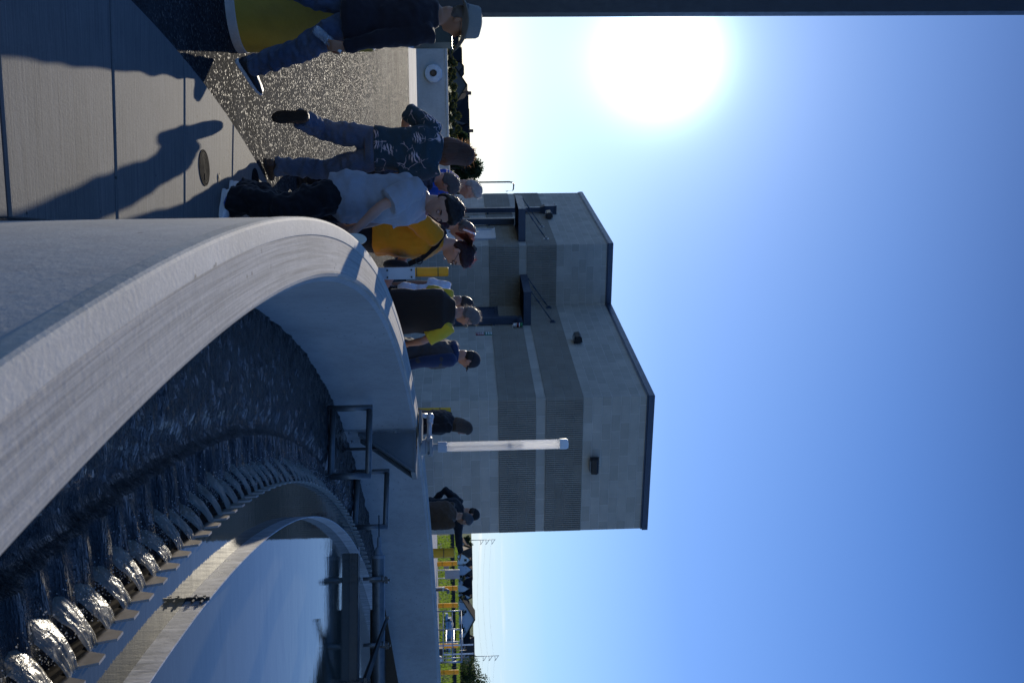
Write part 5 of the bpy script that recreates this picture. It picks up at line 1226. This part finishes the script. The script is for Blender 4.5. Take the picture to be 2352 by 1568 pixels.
def house(label, px, Y, w, d, wall_h, roof_h, wallm, roofm, gable_front=False, side_gables=(), wins=(), rz=0, ov=.35, chim=None, zoff=0.):
    base = place(px, Y); base.z += zoff; t = thing('house', label, 'house', base, rz, 'houses along the horizon')
    mb = MB(); mb.box((0, 0, wall_h / 2 - .5), (w, d, wall_h + 1))
    g = roof_h - .12
    if gable_front:
        for y in (-d / 2 + .1, d / 2 - .1): mb.prism([(-w / 2, 0), (w / 2, 0), (0, g)], .2, (0, y + .1, wall_h), (1, 0, 0), (0, 0, 1), (0, -1, 0))
    else:
        for x in (-w / 2 + .1, w / 2 - .1): mb.prism([(-d / 2, 0), (d / 2, 0), (0, g)], .2, (x - .1, 0, wall_h), (0, 1, 0), (0, 0, 1), (1, 0, 0))
    ob('wall', mb, wallm, t)
    mb = MB(); th = .25
    if gable_front:
        q = [(-w / 2 - ov, -ov * roof_h / (w / 2)), (0, roof_h), (w / 2 + ov, -ov * roof_h / (w / 2)), (w / 2 + ov, th - ov * roof_h / (w / 2)), (0, roof_h + th), (-w / 2 - ov, th - ov * roof_h / (w / 2))]
        mb.prism(q, d + 2 * ov, (0, d / 2 + ov, wall_h), (1, 0, 0), (0, 0, 1), (0, -1, 0))
    else:
        q = [(-d / 2 - ov, -ov * roof_h / (d / 2)), (0, roof_h), (d / 2 + ov, -ov * roof_h / (d / 2)), (d / 2 + ov, th - ov * roof_h / (d / 2)), (0, roof_h + th), (-d / 2 - ov, th - ov * roof_h / (d / 2))]
        mb.prism(q, w + 2 * ov, (-w / 2 - ov, 0, wall_h), (0, 1, 0), (0, 0, 1), (1, 0, 0))
    rf = ob('roof', mb, roofm, t)
    if chim: mb = MB(); mb.box((chim, 0, wall_h + roof_h + .5), (.8, .8, 1.6)); ob('chimney', mb, BRICK, rf)
    for x, gw, gh, m in side_gables:
        mb = MB(); mb.box((x, -d / 2 - .6, wall_h / 2 - .5), (gw, 1.2, wall_h + 1)); mb.prism([(-gw / 2, 0), (gw / 2, 0), (0, gh)], 1.3, (x, -d / 2 + .1, wall_h), (1, 0, 0), (0, 0, 1), (0, -1, 0)); ga = ob('front_gable', mb, m, t)
        mb = MB(); k = .3; q = [(-gw / 2 - k, -k * gh / (gw / 2)), (0, gh), (gw / 2 + k, -k * gh / (gw / 2)), (gw / 2 + k, .22 - k * gh / (gw / 2)), (0, gh + .22), (-gw / 2 - k, .22 - k * gh / (gw / 2))]
        mb.prism(q, d / 2 + 1.6, (x, .2, wall_h), (1, 0, 0), (0, 0, 1), (0, -1, 0)); ob('gable_roof', mb, roofm, ga)
    for x, z, ww, hh in wins:
        yy = -d / 2 - .03 - (1.2 if any(abs(x - g_[0]) < g_[1] / 2 for g_ in side_gables) else 0)
        mb = MB(); mb.box((x, yy, z), (ww + .25, .08, hh + .25)); f = ob('window', mb, TRIM, t); mb = MB(); mb.box((x, yy - .05, z), (ww, .05, hh)); ob('pane', mb, GLASS, f)
    return t
house('brown roofed house with two white gables just right of the building', 1291, 315, 10.5, 9, 2.7, 2.6, BROWNW, BRSH, side_gables=((-2.6, 3.4, 2.2, WHITE), (.6, 3.6, 2.6, WRAP)), wins=((-2.6, 3.2, .8, .9), (3.2, 1.6, 1.6, 1.0)))
house('low house with a small white gable beside the building edge', 1254, 330, 5, 7, 2.5, 2.0, WHITE, BRSH, gable_front=True, wins=((0, 2.2, .8, .8),))
house('dark roofed house with white porch posts between the brown and the wrapped house', 1345, 310, 6.4, 8, 2.6, 2.5, WRAP, SHING, side_gables=((-.9, 2.0, 1.6, WHITE), (1.9, 2.0, 2.2, WHITE)), wins=((0.7, 1.4, .7, 1.2),))
house('large house wrapped in pale blue building paper with a black roof', 1409, 300, 11.0, 10, 2.5, 3.3, WRAP, SHING, gable_front=True, wins=((1.9, 1.6, 1.4, 1.1), (-2.6, 3.0, .9, .7)), ov=.5)
house('small wrapped wing with a black roof right of the large wrapped house', 1455, 304, 4.2, 6, 2.3, 1.7, WRAP, SHING, wins=((-.4, 1.3, 1, .8),))
house('beige house with a white gable behind the gate posts', 1486, 312, 7.4, 8, 3.0, 2.4, SIDING, BRSH, side_gables=((1.6, 3.2, 2.0, SIDING),), wins=((.4, 2.9, .9, 1.0), (-2.2, 1.7, 1.2, 1.2)))
house('brown house with a pale gable at the foot of the power pole', 1511, 318, 4.6, 7, 2.4, 2.3, BROWNW, SHING, gable_front=True, wins=((-.8, 1.4, 1.0, 1.0),))
bw = thing('brick_wall', 'long low red brown wall under the dark tree at the right edge', 'wall', place(1552, 290)); mb = MB(); mb.box((0, 0, .7), (13, .4, 2.6)); ob('wall', mb, BRICK, bw); mb = MB(); mb.box((0, 0, 2.03), (13.2, .6, .1)); ob('coping', mb, SIDING, bw)
# roofs beyond the far wall on the left
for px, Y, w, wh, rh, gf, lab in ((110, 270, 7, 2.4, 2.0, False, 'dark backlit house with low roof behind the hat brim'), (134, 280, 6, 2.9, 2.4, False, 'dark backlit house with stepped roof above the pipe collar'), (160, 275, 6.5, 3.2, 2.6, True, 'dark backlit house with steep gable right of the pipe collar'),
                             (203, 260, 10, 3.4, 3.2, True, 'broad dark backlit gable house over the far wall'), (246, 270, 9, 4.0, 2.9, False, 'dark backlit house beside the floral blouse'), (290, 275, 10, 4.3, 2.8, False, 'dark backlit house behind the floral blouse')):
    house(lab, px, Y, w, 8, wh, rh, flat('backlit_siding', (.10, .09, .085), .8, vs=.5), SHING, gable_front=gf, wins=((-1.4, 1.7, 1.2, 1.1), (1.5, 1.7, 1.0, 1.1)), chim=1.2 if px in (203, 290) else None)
LEAFM = {}
def leafmat(name, c, t):
    b = NB(name); n = b.noise(b.coord(), .7, 4); b.set(Base_Color=b.mix(b.ramp(n, 0, 1), tuple(k * .6 for k in c), tuple(k * 1.4 for k in c)), Roughness=.7, Specular_IOR_Level=.2)
    tr = b.n('ShaderNodeBsdfTranslucent'); tr.inputs['Color'].default_value = (*t, 1); mx = b.n('ShaderNodeMixShader'); mx.inputs[0].default_value = .35; b.l(b.b.outputs[0], mx.inputs[1]); b.l(tr.outputs[0], mx.inputs[2]); b.l(mx.outputs[0], b.out.inputs[0]); return b.m
LM = leafmat('dark_leaves', (.022, .04, .016), (.04, .07, .015)); LM2 = leafmat('olive_leaves', (.045, .05, .02), (.08, .09, .02)); BARK = flat('bark', (.05, .04, .03), .9)
def tree(label, p, h, w, mat, n=1500, leaf=.28, trunk=.25, group='trees and bushes along the horizon', cat='tree', name='tree', low=.25, seed=1):
    rng = random.Random(seed); t = thing(name, label, cat, p, 0, group); mb = MB(); br = MB()
    br.tube([(0, 0, -.5), (.02 * h, 0, h * .35), (0, .02 * h, h * .8)], [trunk, trunk * .7, trunk * .15], 8)
    cl = []
    for k in range(11):
        a = rng.uniform(0, 6.28); zz = rng.uniform(low, .95); rr = w * .5 * math.sqrt(max(.05, 1 - ((zz - .55) / .5) ** 2)) * rng.uniform(.35, .8); c = Vector((math.cos(a) * rr, math.sin(a) * rr, zz * h)); cl.append((c, rng.uniform(.16, .30) * min(h, w)))
        br.tube([(0, 0, h * max(.1, zz - .3)), c * .6 + Vector((0, 0, .25 * c.z)), c], [trunk * .4, trunk * .25, trunk * .08], 5)
    for _ in range(n):
        c, r = rng.choice(cl); d = Vector((rng.gauss(0, 1), rng.gauss(0, 1), rng.gauss(0, .8))).normalized() * r * rng.uniform(.55, 1.12); q = c + d; u = Vector((rng.gauss(0, 1), rng.gauss(0, 1), rng.gauss(0, 1))).normalized(); v = u.cross(d).normalized() * leaf * rng.uniform(.5, 1.1); u = u * leaf * rng.uniform(.5, 1.1)
        mb.add([q - u, q + v * .6, q + u, q - v * .6], [(0, 1, 2, 3)])
    ob('trunk', br, BARK, t, True); ob('crown', mb, mat, t)
    return t
for i, (px, Y, h, w, lab) in enumerate(((1538, 262, 7.5, 8, 'dark broad tree behind the brown wall near the right edge'), (1562, 268, 9.0, 9, 'taller dark tree cut by the right edge of the view'), (1522, 258, 3.6, 4, 'dark bush at the foot of the dark tree by the wall'), (1240, 335, 5.6, 4.5, 'round dark tree touching the building edge'),
                             (1327, 300, 3.0, 2.2, 'small green sapling in front of the brown roofed house'), (1369, 296, 2.8, 1.8, 'small green sapling in front of the wrapped house'), (1402, 292, 3.2, 2.2, 'slim sapling before the pale wrapped gable'), (1443, 292, 3.0, 2.2, 'slim sapling before the small wrapped wing'))):
    tree(lab, place(px, Y), h, w, LM if h > 3.4 else LM2, 1500 if h > 4 else 260, .34 if h > 4 else .22, .3 if h > 4 else .07, seed=20 + i)
for i, (px, Y, h, w, lab) in enumerate(((352, 66, 1.7, 3.6, 'dark dense bush behind the floral blouse'), (384, 64, 2.0, 3.6, 'tall dark dense bush behind the blue shirted man'), (414, 67, 2.1, 3.6, 'dark dense bush above the white haired head'), (440, 72, 2.0, 3.0, 'dark bush squeezed beside the building wall'),
                             (112, 52, 0.74, 3.6, 'low olive shrub over the far wall behind the hat brim'), (150, 55, 0.69, 3.4, 'low dry shrub above the pipe collar'), (190, 54, 0.69, 3.8, 'low dark shrub right of the pipe collar'), (232, 56, 0.72, 3.8, 'low dark shrub behind the sleeve of the floral blouse'), (275, 58, 0.83, 4, 'low dark shrub by the head of the floral bloused woman'))):
    tree(lab, place(px, Y), h, w, LM if px > 300 else LM2, 5200 if px > 300 else 1500, .13 if px > 300 else .10, .08, name='bush', cat='bush', low=.15, seed=60 + i)
# power poles and wires
def pole(label, px, Y, h):
    t = thing('power_pole', label, 'power pole', place(px, Y), 0, 'power poles on the horizon'); mb = MB(); mb.tube([(0, 0, -1), (0, 0, h)], [.18, .11], 8); ob('mast', mb, GREYM, t, True)
    for z in (h - .3, h - 2.9, h - 5.4): mb = MB(); mb.tube([(0, 0, z), (1.9, 0, z - 1.3)], .10, 6); mb.tube([(0, 0, z - 1.6), (1.9, 0, z - 1.3)], .08, 6); mb.tube([(1.9, 0, z - 1.3), (1.9, 0, z - 1.75)], .12, 6); ob('cross_arm', mb, GREYM, t)
    return t
pA = pole('tall grey power pole rising just right of the building', 1237.5, 420, 16.2); pB = pole('tall grey power pole rising above the brown house', 1504, 400, 16.2); place(1700, 380)
for k in range(3):
    za = [16.2 - .3 - 1.75, 16.2 - 2.9 - 1.75, 16.2 - 5.4 - 1.75][k]
    a = Vector(pA.location) + Vector((1.9, 0, za)); b = Vector(pB.location) + Vector((1.9, 0, za)); c = place(1800, 375) + Vector((1.9, 0, za)); mb = MB()
    for p, q in ((a, b), (b, c)): mb.tube([p.lerp(q, i / 20) - Vector((0, 0, 3.2 * 4 * (i / 20) * (1 - i / 20) * .5)) for i in range(21)], .016, 5)
    o = ob('power_wire', mb, BLACKM); o['label'] = ('topmost', 'middle', 'lowest')[k] + ' of three thin wires sagging between the power poles'; o['category'] = 'wire'; o['group'] = 'power wires'
